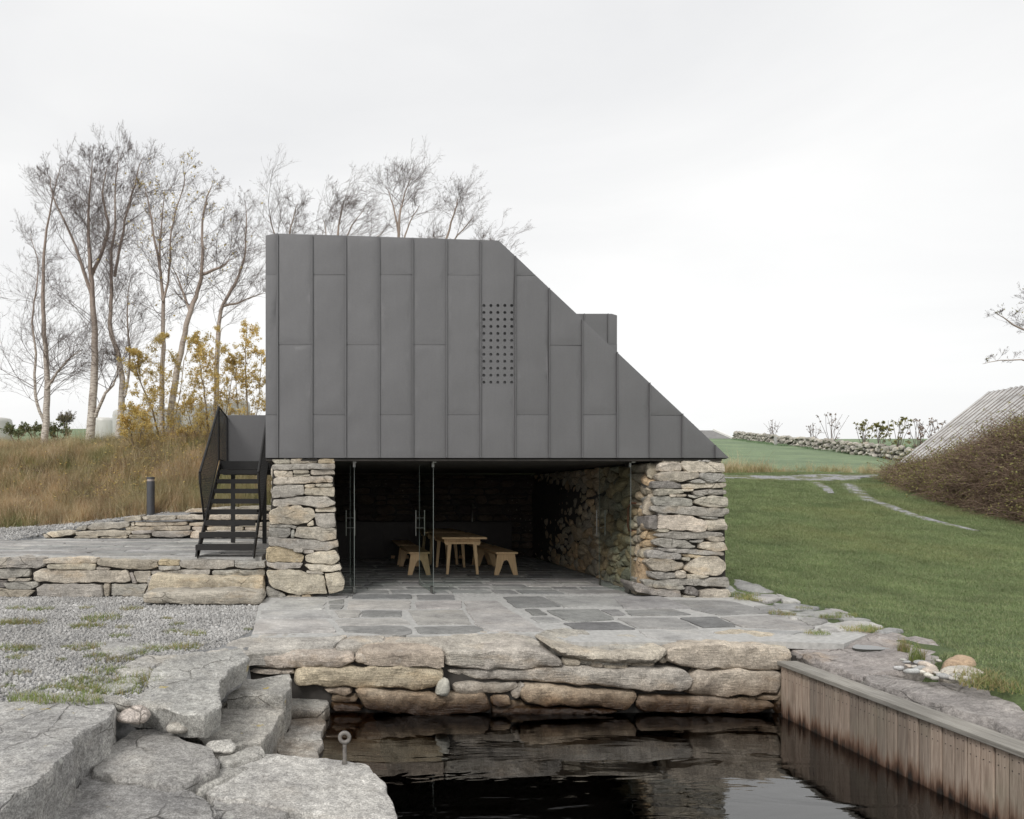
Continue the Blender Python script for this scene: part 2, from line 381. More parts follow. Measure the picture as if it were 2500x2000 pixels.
MT['mortar'] = plain('mortar', (0.42, 0.415, 0.40), 0.9, 0, 0.2, 20, 0.3)
MT['core'] = plain('wall_core', (0.05, 0.045, 0.04), 0.95, 0, 0.3, 9, 0.3)

def zinc():
    m = NT('zinc', 0.52, Metallic=0.35); a = m.noise(1.3, 4, 0.6, m.map(m.pos(), (1, 1, 0.5))); b = m.noise(60, 3, 0.6); st = m.noise(5, 5, 0.7, m.map(m.pos(), (6, 6, 0.35)))
    c = m.mix(1.0, (0.156, 0.154, 0.157), m.ramp(a, 0.3, 0.7, (0.94,) * 3, (1.05,) * 3), 'MULTIPLY')
    c = m.mix(0.25, c, m.ramp(st, 0.3, 0.7, (0.9, 0.9, 0.9), (1.08, 1.08, 1.08)), 'MULTIPLY')
    c = m.mix(0.6, c, m.ramp(b, 0.3, 0.7, (0.9, 0.9, 0.9), (1.1, 1.1, 1.1)), 'MULTIPLY')
    c = m.mix(1.0, c, m.ramp(m.orand(), 0.0, 1.0, (0.975,) * 3, (1.025,) * 3), 'MULTIPLY')
    m.col(c); m.set(m.b.inputs['Roughness'], m.ramp(b, 0.2, 0.8, (0.46,) * 3, (0.6,) * 3)); m.bump(b, 0.05, 0.004); return m.mat
MT['zinc'] = zinc()
MT['dark'] = plain('dark_membrane', (0.012, 0.012, 0.013), 0.8, 0, 0.1, 6, 0)
MT['steel_black'] = plain('black_steel', (0.012, 0.011, 0.0105), 0.6, 0.0, 0.25, 12, 0.05)
MT['steel'] = plain('brushed_steel', (0.28, 0.275, 0.26), 0.3, 1.0, 0.1, 20, 0)
MT['galv'] = plain('galvanised_iron', (0.20, 0.185, 0.17), 0.6, 0.3, 0.3, 40, 0.2)
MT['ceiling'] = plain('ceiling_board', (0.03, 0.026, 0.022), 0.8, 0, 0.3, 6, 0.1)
MT['rust'] = plain('rusty_iron', (0.13, 0.055, 0.03), 0.85, 0.1, 0.4, 30, 0.3)
MT['cabinet'] = plain('dark_cabinet', (0.035, 0.028, 0.024), 0.6, 0, 0.2, 5, 0)
def wood(name, c, along, sc=3.0, dark=0.75, bump=0.2):
    m = NT(name, 0.6); s_ = [26.0] * 3; s_[along] = 1.3
    g = m.noise(sc, 6, 0.65, m.map(m.obj(), s_), 0.6); r_ = m.orand()
    cc = m.mix(1.0, c, m.ramp(g, 0.3, 0.7, (dark, dark * 0.96, dark * 0.9), (1.12, 1.1, 1.06)), 'MULTIPLY')
    cc = m.mix(1.0, cc, m.ramp(r_, 0, 1, (0.88, 0.87, 0.85), (1.08, 1.08, 1.08)), 'MULTIPLY')
    kn = m.voro(2.2, m.map(m.obj(), (1.0, 1.0, 1.0))).outputs['Distance']; cc = m.mix(m.ramp(kn, 0.03, 0.06, (0.7,) * 3, (0,) * 3), cc, (0.16, 0.08, 0.035))
    m.col(cc); m.bump(g, bump, 0.004); return m.mat
MT['pine_y'] = wood('pine_lengthwise', (0.74, 0.53, 0.31), 1)
MT['pine_z'] = wood('pine_upright', (0.78, 0.56, 0.33), 2)
def timber():
    m = NT('weathered_board', 0.85); g = m.noise(3.0, 7, 0.7, m.map(m.pos(), (16, 16, 0.9)), 0.5); z = m.sepz()[2]; r_ = m.orand()
    c = m.mix(m.ramp(g, 0.3, 0.7), (0.19, 0.145, 0.115), (0.45, 0.375, 0.315)); c = m.mix(1.0, c, m.ramp(r_, 0, 1, (0.68, 0.68, 0.67), (1.25, 1.2, 1.15)), 'MULTIPLY')
    gr = m.noise(2.0, 4, 0.6); c = m.mix(m.ramp(gr, 0.5, 0.75, (0, 0, 0), (0.5, 0.5, 0.5)), c, (0.22, 0.21, 0.15))
    zn = m.math('ADD', z, m.math('MULTIPLY', m.math('SUBTRACT', m.noise(9.0, 4, 0.7, m.map(m.pos(), (1, 1.6, 0.15))), 0.5), 0.42))
    rust = m.ramp(m.math('SUBTRACT', -0.545, zn), 0.0, 0.14); c = m.mix(rust, c, (0.14, 0.07, 0.04))
    drk = m.ramp(m.math('SUBTRACT', -0.635, zn), 0.0, 0.1); c = m.mix(drk, c, (0.022, 0.015, 0.011))
    m.col(c); m.bump(g, 0.5, 0.006); return m.mat
MT['timber'] = timber()
def timber_cap():
    m = NT('weathered_cap', 0.85); g = m.noise(3.0, 7, 0.7, m.map(m.pos(), (14, 0.9, 14)), 0.5)
    c = m.mix(m.ramp(g, 0.3, 0.7), (0.17, 0.155, 0.135), (0.36, 0.345, 0.31)); c = m.mix(1.0, c, m.ramp(m.noise(1.5, 3), 0.35, 0.65, (0.8,) * 3, (1.15,) * 3), 'MULTIPLY')
    m.col(c); m.bump(g, 0.5, 0.006); return m.mat
MT['timber_cap'] = timber_cap()
def leafmat(name, stops, rough=0.7, trans=0.25, patch=None, fine_=9.0, pr=(0.5, 0.78, 0.55, 0.28)):
    m = NT(name, rough); r_ = m.orand(); x = m.n('ShaderNodeValToRGB'); el = x.color_ramp.elements
    while len(el) < len(stops): el.new(0.5)
    for i, c in enumerate(stops): el[i].position = i / (len(stops) - 1); el[i].color = (*c, 1)
    m.set(x.inputs[0], m.math('FRACT', m.math('ADD', r_, m.math('MULTIPLY', m.noise(fine_, 2, 0.5), 2.6)))); v = m.noise(1.2, 3, 0.6); c = m.mix(1.0, x.outputs[0], m.ramp(v, 0.3, 0.7, (0.75,) * 3, (1.25,) * 3), 'MULTIPLY')
    if patch: c = m.mix(m.ramp(m.noise(pr[3], 4, 0.6, m.map(m.pos(), (1, 1, 0.3))), pr[0], pr[1], (0, 0, 0), (pr[2],) * 3), c, patch); c = m.mix(m.ramp(m.noise(0.9, 3, 0.6, m.map(m.pos(), (1, 1, 0.3), (0, 0, 1))), 0.55, 0.75, (0, 0, 0), (0.5,) * 3), c, m.mix(1.0, c, (0.62, 0.72, 0.62), 'MULTIPLY'))
    m.col(c); tr = m.n('ShaderNodeBsdfTranslucent'); m.set(tr.inputs[0], c); ms = m.n('ShaderNodeMixShader'); ms.inputs[0].default_value = trans
    out = m.t.nodes['Material Output']; m.t.links.new(m.b.outputs[0], ms.inputs[1]); m.t.links.new(tr.outputs[0], ms.inputs[2]); m.t.links.new(ms.outputs[0], out.inputs[0])
    return m.mat
MT['lawn'] = leafmat('lawn_blade', [(0.155, 0.225, 0.085), (0.21, 0.275, 0.12), (0.25, 0.295, 0.14), (0.185, 0.245, 0.10), (0.37, 0.35, 0.21)], patch=(0.34, 0.32, 0.14))
MT['dry'] = leafmat('dry_blade', [(0.50, 0.35, 0.20), (0.60, 0.48, 0.31), (0.42, 0.26, 0.13), (0.66, 0.56, 0.39), (0.36, 0.31, 0.15)], patch=(0.25, 0.29, 0.11), pr=(0.46, 0.66, 0.6, 0.55), fine_=3.0)
MT['wild'] = leafmat('wild_blade', [(0.22, 0.26, 0.10), (0.34, 0.32, 0.15), (0.33, 0.24, 0.12), (0.42, 0.38, 0.20)], patch=(0.20, 0.25, 0.09), pr=(0.42, 0.62, 0.7, 0.55), fine_=3.0)
MT['tuft'] = leafmat('tuft_blade', [(0.16, 0.22, 0.06), (0.24, 0.27, 0.09), (0.34, 0.27, 0.13), (0.19, 0.25, 0.08)])
MT['yleaf'] = leafmat('yellow_leaf', [(0.68, 0.50, 0.15), (0.75, 0.60, 0.25), (0.60, 0.44, 0.16), (0.54, 0.49, 0.19)], 0.6, 0.5)
MT['twig'] = plain('birch_twig', (0.15, 0.118, 0.106), 0.9, 0, 0.25, 3, 0)
MT['ytwig'] = plain('shrub_twig', (0.22, 0.17, 0.11), 0.9, 0, 0.25, 3, 0)
MT['bramble'] = leafmat('bramble_stem', [(0.15, 0.095, 0.065), (0.22, 0.15, 0.105), (0.30, 0.22, 0.16), (0.13, 0.085, 0.06)], 0.85, 0.0)
MT['brleaf'] = leafmat('bramble_leaf', [(0.21, 0.22, 0.065), (0.30, 0.28, 0.10), (0.16, 0.155, 0.05), (0.34, 0.29, 0.11)], 0.7, 0.25)
MT['brcore'] = plain('bramble_core', (0.075, 0.048, 0.035), 0.95, 0, 0.5, 5, 0.4)
def bark():
    m = NT('birch_bark', 0.8); a = m.noise(3.0, 5, 0.7, m.map(m.pos(), (2, 2, 9))); z = m.sepz()[2]; b = m.noise(1.2, 4, 0.6)
    c = m.mix(m.ramp(a, 0.44, 0.62), (0.62, 0.57, 0.50), (0.20, 0.16, 0.135))
    up = m.ramp(m.math('ADD', m.math('MULTIPLY', m.math('SUBTRACT', z, 3.0), 0.15), m.math('MULTIPLY', b, 0.3)), 0.35, 0.95); c = m.mix(up, c, (0.34, 0.27, 0.225))
    m.col(c); m.bump(a, 0.4, 0.01); return m.mat
MT['bark'] = bark()
def water():
    m = NT('pond_water', 0.02, IOR=1.85); m.b.inputs['Transmission Weight'].default_value = 1.0
    m.b.inputs['Base Color'].default_value = (0.6, 0.42, 0.25, 1)
    w1 = m.noise(1.0, 3, 0.5, m.map(m.pos(), (0.9, 3.4, 1)), 0.8); w2 = m.noise(3.2, 2, 0.5, m.map(m.pos(), (0.7, 2.6, 1), (0, 0, 0.12)), 0.5)
    m.bump(m.math('ADD', w1, m.math('MULTIPLY', w2, 0.07)), 0.5, 0.011)
    va = m.n('ShaderNodeVolumeAbsorption', Density=5.5); va.inputs['Color'].default_value = (0.45, 0.2, 0.06, 1)
    m.t.links.new(va.outputs[0], m.t.nodes['Material Output'].inputs['Volume']); return m.mat
MT['water'] = water()
def glass():
    m = NT('door_glass', 0.02); g = m.n('ShaderNodeBsdfGlossy', Roughness=0.01); g.inputs[0].default_value = (1, 1, 1, 1)
    t_ = m.n('ShaderNodeBsdfTransparent'); t_.inputs[0].default_value = (0.86, 0.90, 0.88, 1); f_ = m.n('ShaderNodeFresnel', IOR=1.45)
    ms = m.n('ShaderNodeMixShader'); m.t.links.new(m.math('MULTIPLY', f_.outputs[0], 0.12), ms.inputs[0]); m.t.links.new(t_.outputs[0], ms.inputs[1]); m.t.links.new(g.outputs[0], ms.inputs[2])
    m.t.links.new(ms.outputs[0], m.t.nodes['Material Output'].inputs[0]); return m.mat
MT['glass'] = glass()
MT['glass_edge'] = plain('glass_edge', (0.17, 0.19, 0.18), 0.2, 0, 0.05, 5, 0)
MT['bale'] = plain('bale_wrap', (0.56, 0.55, 0.52), 0.4, 0, 0.08, 1.5, 0.15)
MT['white'] = plain('white_paint', (0.75, 0.74, 0.71), 0.6, 0, 0.08, 2, 0)
MT['thatch'] = plain('grey_roof', (0.20, 0.195, 0.19), 0.8, 0, 0.15, 2, 0)
MT['bollard'] = plain('bollard_metal', (0.085, 0.087, 0.095), 0.45, 0.3, 0.1, 6, 0)
MT['lens'] = plain('lamp_lens', (0.42, 0.36, 0.33), 0.2, 0, 0.05, 5, 0)
def sheetmat():
    m = NT('roof_sheet', 0.85); p = m.obj(); a = m.noise(1.4, 6, 0.7, p); st = m.noise(2.5, 5, 0.7, m.map(p, (0.7, 9, 0.7)))
    c = m.mix(m.ramp(a, 0.3, 0.7), (0.37, 0.365, 0.36), (0.62, 0.615, 0.61)); c = m.mix(0.8, c, m.ramp(st, 0.3, 0.7, (0.72, 0.7, 0.68), (1.15, 1.15, 1.15)), 'MULTIPLY')
    y = m.sepz(p)[1]; vl = m.math('ABSOLUTE', m.math('SINE', m.math('MULTIPLY', y, math.pi / 0.2))); c = m.mix(m.ramp(m.math('ADD', vl, m.math('MULTIPLY', m.noise(5, 4, 0.7, m.map(p, (0.6, 3, 0.6))), 0.5)), 0.9, 1.3, (0, 0, 0), (0.75,) * 3), c, (0.16, 0.13, 0.11)); edge = m.math('ADD', m.math('ABSOLUTE', y), m.math('MULTIPLY', m.math('SUBTRACT', m.noise(3, 4, 0.7, p), 0.5), 0.09))
    c = m.mix(m.ramp(edge, 0.44, 0.475), c, (0.17, 0.075, 0.035)); sp = m.noise(2.2, 5, 0.7, m.map(p, (0.5, 2, 0.5), (0, 0, 0.5))); c = m.mix(m.ramp(sp, 0.62, 0.7, (0, 0, 0), (0.6,) * 3), c, (0.24, 0.13, 0.07))
    m.col(c); m.bump(a, 0.3, 0.01); return m.mat
MT['sheet'] = sheetmat()

# ------------------------------------------------------------------ the terrain
def H(X, Y):
    X = np.asarray(X, float); Y = np.asarray(Y, float); X, Y = np.broadcast_arrays(X, Y)
    b0 = np.interp(X, [-9, -6.5, -4, -1], [0.62, 0.76, 1.05, 1.2])
    hl = np.where(Y < 11.15, -0.06, np.where(Y < 16.4, 0.5, 0.0))
    far = np.interp(Y, [16.4, 17.2, 18.6, 20.6, 22.4, 24, 82, 130, 500], [0, 0.06, 0.62, 1.9, 2.3, 2.42, 8.7, 9.0, 9.0])
    hl = np.where(Y >= 16.4, b0 + far, hl)
    ramp_ = 0.5 + (b0 - 0.5) * np.clip((Y - 14.2) / 2.2, 0, 1)
    hl = np.where((X < np.interp(Y, [14.2, 15.6, 16.4], [-7.0, -6.4, -5.6])) & (Y > 14.2) & (Y <= 16.4), ramp_, hl)
    hr = np.interp(Y, [-60, 10.8, 12.7, 18.1, 23.6, 29, 36, 77, 109, 150, 500], [0, 0, 0.13, 0.86, 1.62, 2.36, 3.1, 7.7, 9.6, 10.2, 10.2])
    t = sm(0, 9, X); h = hl * (1 - t) + hr * t
    h = np.where((Y < 15) & (X > 5.3), hr, h)
    h = np.where((X > -0.7) & (X <= 5.3) & (Y > 10.85) & (Y < 18.6), -0.25, h)
    h = np.where((X > -0.6) & (X <= 6.15) & (Y > 7.2) & (Y <= 10.9), -0.3, h)
    lawnedge = np.interp(Y, [0, 5.5, 7, 8, 12.5], [5.3, 5.45, 6.1, 6.1, 7.2])
    h = np.where((X > 4.76) & (X <= 6.15) & (Y >= 7.2) & (Y <= 8.3), np.minimum(h, hr - 0.36 * (1 - sm(lawnedge - 0.3, lawnedge, X))), h)
    h = np.where((X > 4.76) & (Y < 7.25), hr - 0.36 * (1 - sm(lawnedge - 0.35, lawnedge, X)), h)
    h = np.where((X > 5.9) & (X < np.interp(Y, [7.5, 8.2, 10.7, 12.6], [6.3, 6.75, 7.1, 7.4])) & (Y > 7.6) & (Y < 12.6), np.minimum(h, hr - 0.03), h)
    low = ((X > -1.35) & (X < 4.8) & (Y < 7.3)) | ((X > -0.75) & (X < 4.8) & (Y < 7.6)) | ((X > -2.9) & (X < 4.8) & (Y < 5.45))
    h = np.where(low, -1.6, h)
    return h
def Hs(x, y): return float(H(x, y))
def ray(x, y, y0=6.0, y1=400.0):        # photo pixel to the terrain it looks at
    a = None; Y = y0
    while Y < y1:
        p = at(x, y, Y)
        if p.z <= Hs(p.x, p.y): break
        Y += 0.05 + Y * 0.002
    return Vector((p.x, p.y, Hs(p.x, p.y)))
xs = np.unique(np.r_[np.arange(-260, -14, 12), np.arange(-14, 14, 0.14), np.arange(14, 30, 0.4), np.arange(30, 330, 12)])
ys = np.unique(np.r_[np.arange(-20, 2.5, 1.5), np.arange(2.5, 13, 0.1), np.arange(13, 25, 0.2), np.arange(25, 60, 0.8), np.arange(60, 160, 4), np.arange(160, 501, 20)])
GX, GY = np.meshgrid(xs, ys); GZ = H(GX, GY)
und = np.array([[noise.noise(Vector((x * 0.35, y * 0.35, 3.1))) for x in xs] for y in ys]); GZ = GZ + und * np.clip((GY - 11) / 20, 0, 1) * 0.12
nyy, nxx = GX.shape
gv = np.stack([GX.ravel(), GY.ravel(), GZ.ravel()], 1)
ii = np.arange(nxx * nyy).reshape(nyy, nxx); gf = np.stack([ii[:-1, :-1], ii[:-1, 1:], ii[1:, 1:], ii[1:, :-1]], -1).reshape(-1, 4)
me = bpy.data.meshes.new('ground'); me.vertices.add(len(gv)); me.vertices.foreach_set('co', gv.ravel()); me.loops.add(gf.size); me.loops.foreach_set('vertex_index', gf.ravel())
me.polygons.add(len(gf)); me.polygons.foreach_set('loop_start', np.arange(0, gf.size, 4)); me.polygons.foreach_set('loop_total', np.full(len(gf), 4)); me.update(); me.validate(); me.shade_smooth()
cov = np.zeros((len(gv), 4), np.float32); cov[:, 3] = 1
X_, Y_ = gv[:, 0], gv[:, 1]
gravel_c, lawn_c, field_c, bank_c, soil_c = (0.27, 0.27, 0.275), (0.10, 0.135, 0.05), (0.165, 0.22, 0.125), (0.20, 0.15, 0.08), (0.02, 0.014, 0.009)
cov[:, :3] = lawn_c
left = X_ < 2
cov[left & (Y_ < 17.5), :3] = gravel_c; cov[left & (Y_ >= 17.3), :3] = bank_c; cov[left & (Y_ > 23.6), :3] = field_c
cov[(~left) & (Y_ > 30.5), :3] = field_c; cov[(~left) & (Y_ > 29.6) & (Y_ <= 30.5), :3] = (0.13, 0.13, 0.06); cov[gv[:, 2] < -0.5, :3] = soil_c
ca = me.color_attributes.new('cover', 'FLOAT_COLOR', 'POINT'); ca.data.foreach_set('color', cov.ravel())
def groundmat():
    m = NT('ground_cover', 0.95); a = m.n('ShaderNodeAttribute', attribute_name='cover').outputs['Color']
    c = m.mix(0.9, a, m.ramp(m.noise(0.35, 5, 0.6), 0.3, 0.7, (0.75, 0.78, 0.8), (1.22, 1.2, 1.15)), 'MULTIPLY')
    c = m.mix(0.8, c, m.ramp(m.noise(2.5, 6, 0.7, m.map(m.pos(), (0.4, 1.6, 1))), 0.3, 0.7, (0.75,) * 3, (1.25,) * 3), 'MULTIPLY')
    c = m.mix(0.7, c, m.ramp(m.noise(30, 4, 0.7), 0.3, 0.7, (0.6,) * 3, (1.4,) * 3), 'MULTIPLY')
    m.col(c); m.bump(m.noise(45, 5, 0.7), 0.8, 0.03); return m.mat
me.materials.append(groundmat())
ground = bpy.data.objects.new('ground', me); link(ground); tag(ground, 'grassy ground rising to green fields, with gravel beside the terrace', 'ground', kind='structure')

# ------------------------------------------------------------------ water of the basin
mb = MB(); mb.box((-3.2, -6, -2.6), (4.86, 7.3, -0.72)); pw = mb.build('pond_water', MT['water']); tag(pw, 'dark still water of the stone basin', 'water', kind='structure')

# ------------------------------------------------------------------ stone palettes
BEIGE = [(0.44, 0.405, 0.345), (0.42, 0.395, 0.35), (0.38, 0.365, 0.34), (0.47, 0.44, 0.385), (0.34, 0.335, 0.32), (0.41, 0.38, 0.325)]
GREY = [(0.38, 0.375, 0.36), (0.33, 0.33, 0.325), (0.41, 0.40, 0.38), (0.29, 0.29, 0.29), (0.40, 0.37, 0.32)]
def pal(p): return jit(RNG.choice(p))
YF = 10.70
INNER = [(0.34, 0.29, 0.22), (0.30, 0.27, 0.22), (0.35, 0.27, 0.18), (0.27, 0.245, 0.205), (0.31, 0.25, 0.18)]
ROOM_SHADE = [(0.07, 0.055, 0.045), (0.09, 0.07, 0.055), (0.055, 0.045, 0.04)]  # stone colours darkened, the deep shade of the room put into the palette
def wall_stones(parent, ploc, polys, k, Y, mat, palette, depth=0.32, **kw):
    out = []
    for s in polys:
        col = None
        if s[0] in 'dwgo': col = {'d': (0.20, 0.19, 0.185), 'w': (0.52, 0.48, 0.42), 'g': (0.34, 0.33, 0.31), 'o': (0.45, 0.385, 0.28)}[s[0]]; s = s[1:]
        pts = [at(x, y, Y) for x, y in pxs(s, k)]
        dy = RNG.uniform(-0.025, 0.02); pts = [p + Vector((0, dy, 0)) for p in pts]
        a = dict(bev=0.011, bulge=0.003, amp=0.012, freq=8, res=0.032, rough=0.015, rad=0.014, grow=0.004, facet=0.08, amp2=0.014); a.update(kw)
        out.append(stone('stone', pts, (0, -1, 0), depth, mat, parent, ploc, jit(col, 0.06) if col else pal(palette), **a))
    return out
def rubble(u0, u1, v0, v1, hmin, hmax, lmin, lmax, gap=0.012):
    res_ = []; v = v0
    while v < v1 - 0.03:
        h = min(RNG.uniform(hmin, hmax), v1 - v); u = u0 - RNG.uniform(0, lmin)
        while u < u1:
            l = RNG.uniform(lmin, lmax); a, b = max(u, u0), min(u + l, u1); u += l
            if b - a < 0.08: continue
            parts = [(v, v + h)]
            if h > hmin * 1.35 and RNG.random() < 0.35:
                m_ = v + h * RNG.uniform(0.35, 0.65); parts = [(v, m_), (m_, v + h)]
            for (c, d) in parts:
                j = lambda k_: RNG.uniform(-k_, k_); hh = d - c; jj = min(0.05, hh * 0.26); g = gap / 2
                res_.append([(a + g + abs(j(jj)), c + g + abs(j(jj)) * 0.6), (a + (b - a) * RNG.uniform(0.3, 0.7), c + g * 0.5 + abs(j(jj)) * 0.3), (b - g - abs(j(jj)), c + g + abs(j(jj))), (b - g * 0.5, (c + d) / 2 + j(jj)),
                             (b - g - abs(j(jj)) * 1.4, d - g - abs(j(jj))), (a + (b - a) * RNG.uniform(0.3, 0.7), d - g * 0.5), (a + g + abs(j(jj)) * 1.4, d - g - abs(j(jj))), (a + g * 0.5, (c + d) / 2 + j(jj))])
        v += h
    return res_

# ------------------------------------------------------------------ stone walls that carry the house
LPIER = """665,540 805,533 810,570 700,572|815,533 1018,533 1018,565 815,572|o1022,535 1150,535 1152,570 1025,572|g668,585 700,575 1150,572 1155,608 1110,612 675,618|w685,625 828,630 830,672 700,672 688,650
835,622 955,625 955,645 835,648|835,652 965,652 965,668 835,670|w968,620 1145,618 1147,652 970,657|685,685 720,675 1120,662 1140,672 1132,712 690,730|g685,745 720,735 915,735 918,785 905,812 670,838 668,800|920,735 1000,728 995,750 925,755
1005,728 1140,725 1135,748 1010,748|925,765 1000,755 1148,755 1148,820 1080,815 920,808|675,850 870,822 1090,820 1160,870 1150,890 1040,905 900,885 680,900|650,935 720,900 880,893 990,920 998,980 940,1020 820,1040 660,1030 645,980
1002,915 1155,903 1158,940 1005,942|1000,958 1150,950 1160,1055 1080,1062 1010,1045|950,1030 985,1003 992,1045 948,1050|g655,1040 800,1040 860,1052 855,1075 815,1062 650,1060|g650,1066 810,1067 815,1110 785,1135 655,1135|822,1080 842,1078 842,1140 815,1140
855,1060 1010,1055 1160,1070 1165,1145 1110,1160 850,1138|g645,1138 1100,1166 1175,1160 1178,1210 1100,1240 780,1215 650,1195|o635,1215 680,1200 820,1220 912,1280 900,1325 700,1325 630,1310|825,1220 910,1225 905,1252 840,1245|910,1232 990,1232 990,1255 910,1258
920,1275 1000,1245 1160,1240 1190,1300 1150,1340 1000,1335 930,1320|g630,1322 740,1330 905,1332 890,1365 720,1380 640,1360|915,1345 1190,1345 1200,1385 1080,1400 960,1388|930,1392 1060,1402 1065,1420 940,1410
630,1395 800,1385 1065,1425 1095,1570 870,1575 700,1530 650,1480 630,1430|1075,1422 1190,1400 1225,1460 1220,1540 1110,1570|g630,1510 700,1540 780,1580 700,1606 650,1600 632,1580|w780,1585 880,1580 900,1612 780,1612|o900,1574 960,1574 980,1605 905,1612"""
RPIER = """1245,165 1420,165 1425,188 1245,190|1580,170 1810,170 1812,192 1580,185|w1210,195 1425,190 1430,270 1215,275|w1430,180 1560,184 1830,197 1838,285 1480,290 1425,240|1190,320 1230,285 1400,280 1580,290 1592,330 1450,372 1200,368|1595,300 1830,295 1850,380 1700,385 1605,340
1500,378 1600,350 1660,388 1560,390|d1145,378 1300,372 1425,400 1425,435 1145,440|w1435,405 1560,394 1855,392 1850,435 1450,442|1175,450 1430,450 1455,480 1330,498 1185,510|1420,448 1550,450 1540,466 1430,470|g1540,468 1680,456 1860,456 1860,495 1560,508
w1310,502 1375,500 1372,528 1312,522|1375,500 1480,500 1480,518 1378,525|g1490,500 1560,512 1660,506 1560,535 1500,520|g1150,530 1200,515 1400,530 1530,545 1535,600 1400,615 1180,600|1550,560 1640,520 1855,525 1860,615 1700,622 1560,590
g1130,612 1300,607 1600,627 1860,640 1865,680 1800,712 1500,688 1200,675 1140,650|1385,688 1470,700 1555,705 1500,718 1400,708|1585,707 1770,712 1770,735 1640,727|1205,680 1295,684 1295,700 1205,700|d1110,702 1195,702 1195,830 1110,825
w1200,705 1350,698 1620,735 1650,770 1640,850 1330,840 1200,820|w1655,740 1840,735 1865,790 1860,840 1700,845 1650,810|1205,823 1320,828 1300,858 1205,857|g1165,882 1320,860 1800,862 1830,885 1600,925 1400,928 1200,900|1670,910 1800,890 1845,920 1840,945 1700,950
1500,945 1660,930 1620,960 1520,958|g1155,945 1250,915 1450,940 1570,1000 1500,1018 1250,1005 1165,980|w1600,975 1640,952 1840,960 1870,1030 1750,1045 1610,1015|1185,1015 1500,1024 1840,1057 1845,1085 1650,1077 1400,1057 1200,1032|1085,1060 1130,1027 1420,1067 1420,1115 1300,1120 1100,1100
o1430,1067 1620,1079 1630,1115 1500,1102 1440,1087|1425,1102 1510,1104 1500,1135 1430,1127|w1500,1140 1640,1090 1790,1095 1850,1150 1890,1220 1780,1275 1600,1270 1460,1220|1070,1150 1110,1112 1300,1124 1440,1157 1430,1200 1330,1235 1150,1225|g1110,1240 1360,1250 1365,1300 1200,1310 1120,1280
1370,1232 1460,1232 1470,1290 1420,1305 1370,1290|1480,1267 1560,1262 1700,1285 1600,1310 1490,1305|g1190,1322 1380,1307 1600,1312 1870,1290 1890,1340 1870,1390 1600,1370 1400,1370 1240,1332|g1050,1320 1130,1317 1430,1365 1475,1400 1400,1415 1200,1395 1080,1370
g940,1340 1050,1362 1200,1407 1430,1420 1435,1480 1350,1490 1150,1465 1000,1430|d1480,1390 1540,1387 1600,1430 1590,1470 1470,1450|w1600,1422 1700,1405 1880,1410 1905,1470 1830,1500 1600,1490|1445,1467 1560,1475 1575,1495 1450,1492"""
def polys(s): return [p for ln in s.split('\n') for p in ln.split('|')]
def core_prism(parent, ploc, px, Y0, Y1, mat=MT['core'], name='wall_core'):
    a = [at(x, y, Y0) for x, y in px]; m_ = MB(); m_.prism([p - Vector(ploc) for p in a], (0, Y1 - Y0, 0)); return m_.build(name, mat, parent)
pl = at(745, 1456, YF); pl.z = 0
lw = empty('dry_stone_wall', pl, 'squared beige dry stone pier beside the black staircase, carrying the zinc house', 'stone wall')
wall_stones(lw, pl, polys(LPIER), 5, YF, MT['pier'], BEIGE, 0.40)
core_prism(lw, pl, pxs('680,535 1140,535 1150,800 1165,1100 1195,1500 640,1560 655,1100', 5), YF + 0.09, 17.5)
ux = pl.x
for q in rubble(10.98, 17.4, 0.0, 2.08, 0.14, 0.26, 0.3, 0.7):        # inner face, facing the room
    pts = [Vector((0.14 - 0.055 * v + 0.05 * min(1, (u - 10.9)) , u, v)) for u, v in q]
    stone('stone', pts, (1, 0, 0), 0.14, MT['pier'], lw, pl, pal(INNER if q[0][0] < 11.6 else ROOM_SHADE), bev=0.02, bulge=0.01, amp=0.014, res=0.08, facet=0.08, amp2=0.01)  # past the opening, shade is painted in by switching to darker stones
for q in rubble(11.1, 17.4, 0.5, 2.08, 0.16, 0.26, 0.35, 0.8):       # outer face beside the stairs
    pts = [Vector((-0.93 + 0.02 * v, u, v)) for u, v in q]
    stone('stone', pts, (-1, 0, 0), 0.12, MT['pier'], lw, pl, pal(BEIGE), bev=0.03, bulge=0.02, amp=0.014, res=0.09)
pr = at(1690, 1456, YF); pr.z = 0
rw = empty('dry_stone_wall', pr, 'rough wall of thin flat dry stones with a long inner face along the room', 'stone wall')
wall_stones(rw, pr, polys(RPIER), 7, YF, MT['pier'], BEIGE, 0.40, amp=0.02, rough=0.016)
core_prism(rw, pr, pxs('1260,165 1800,170 1835,600 1850,1400 1200,1450 1200,900 1180,500', 7), YF + 0.10, 17.5)
def inner_x(u, v):   # inner face of the long wall: battered, flaring out at its foot near the front
    return 5.02 + 0.03 * (u - 10.8) - 0.16 * max(0, 1 - v / 1.5) * max(0.25, 1 - (u - 10.8) / 3) - 0.05 * max(0, 1 - (u - 10.7) / 0.5)
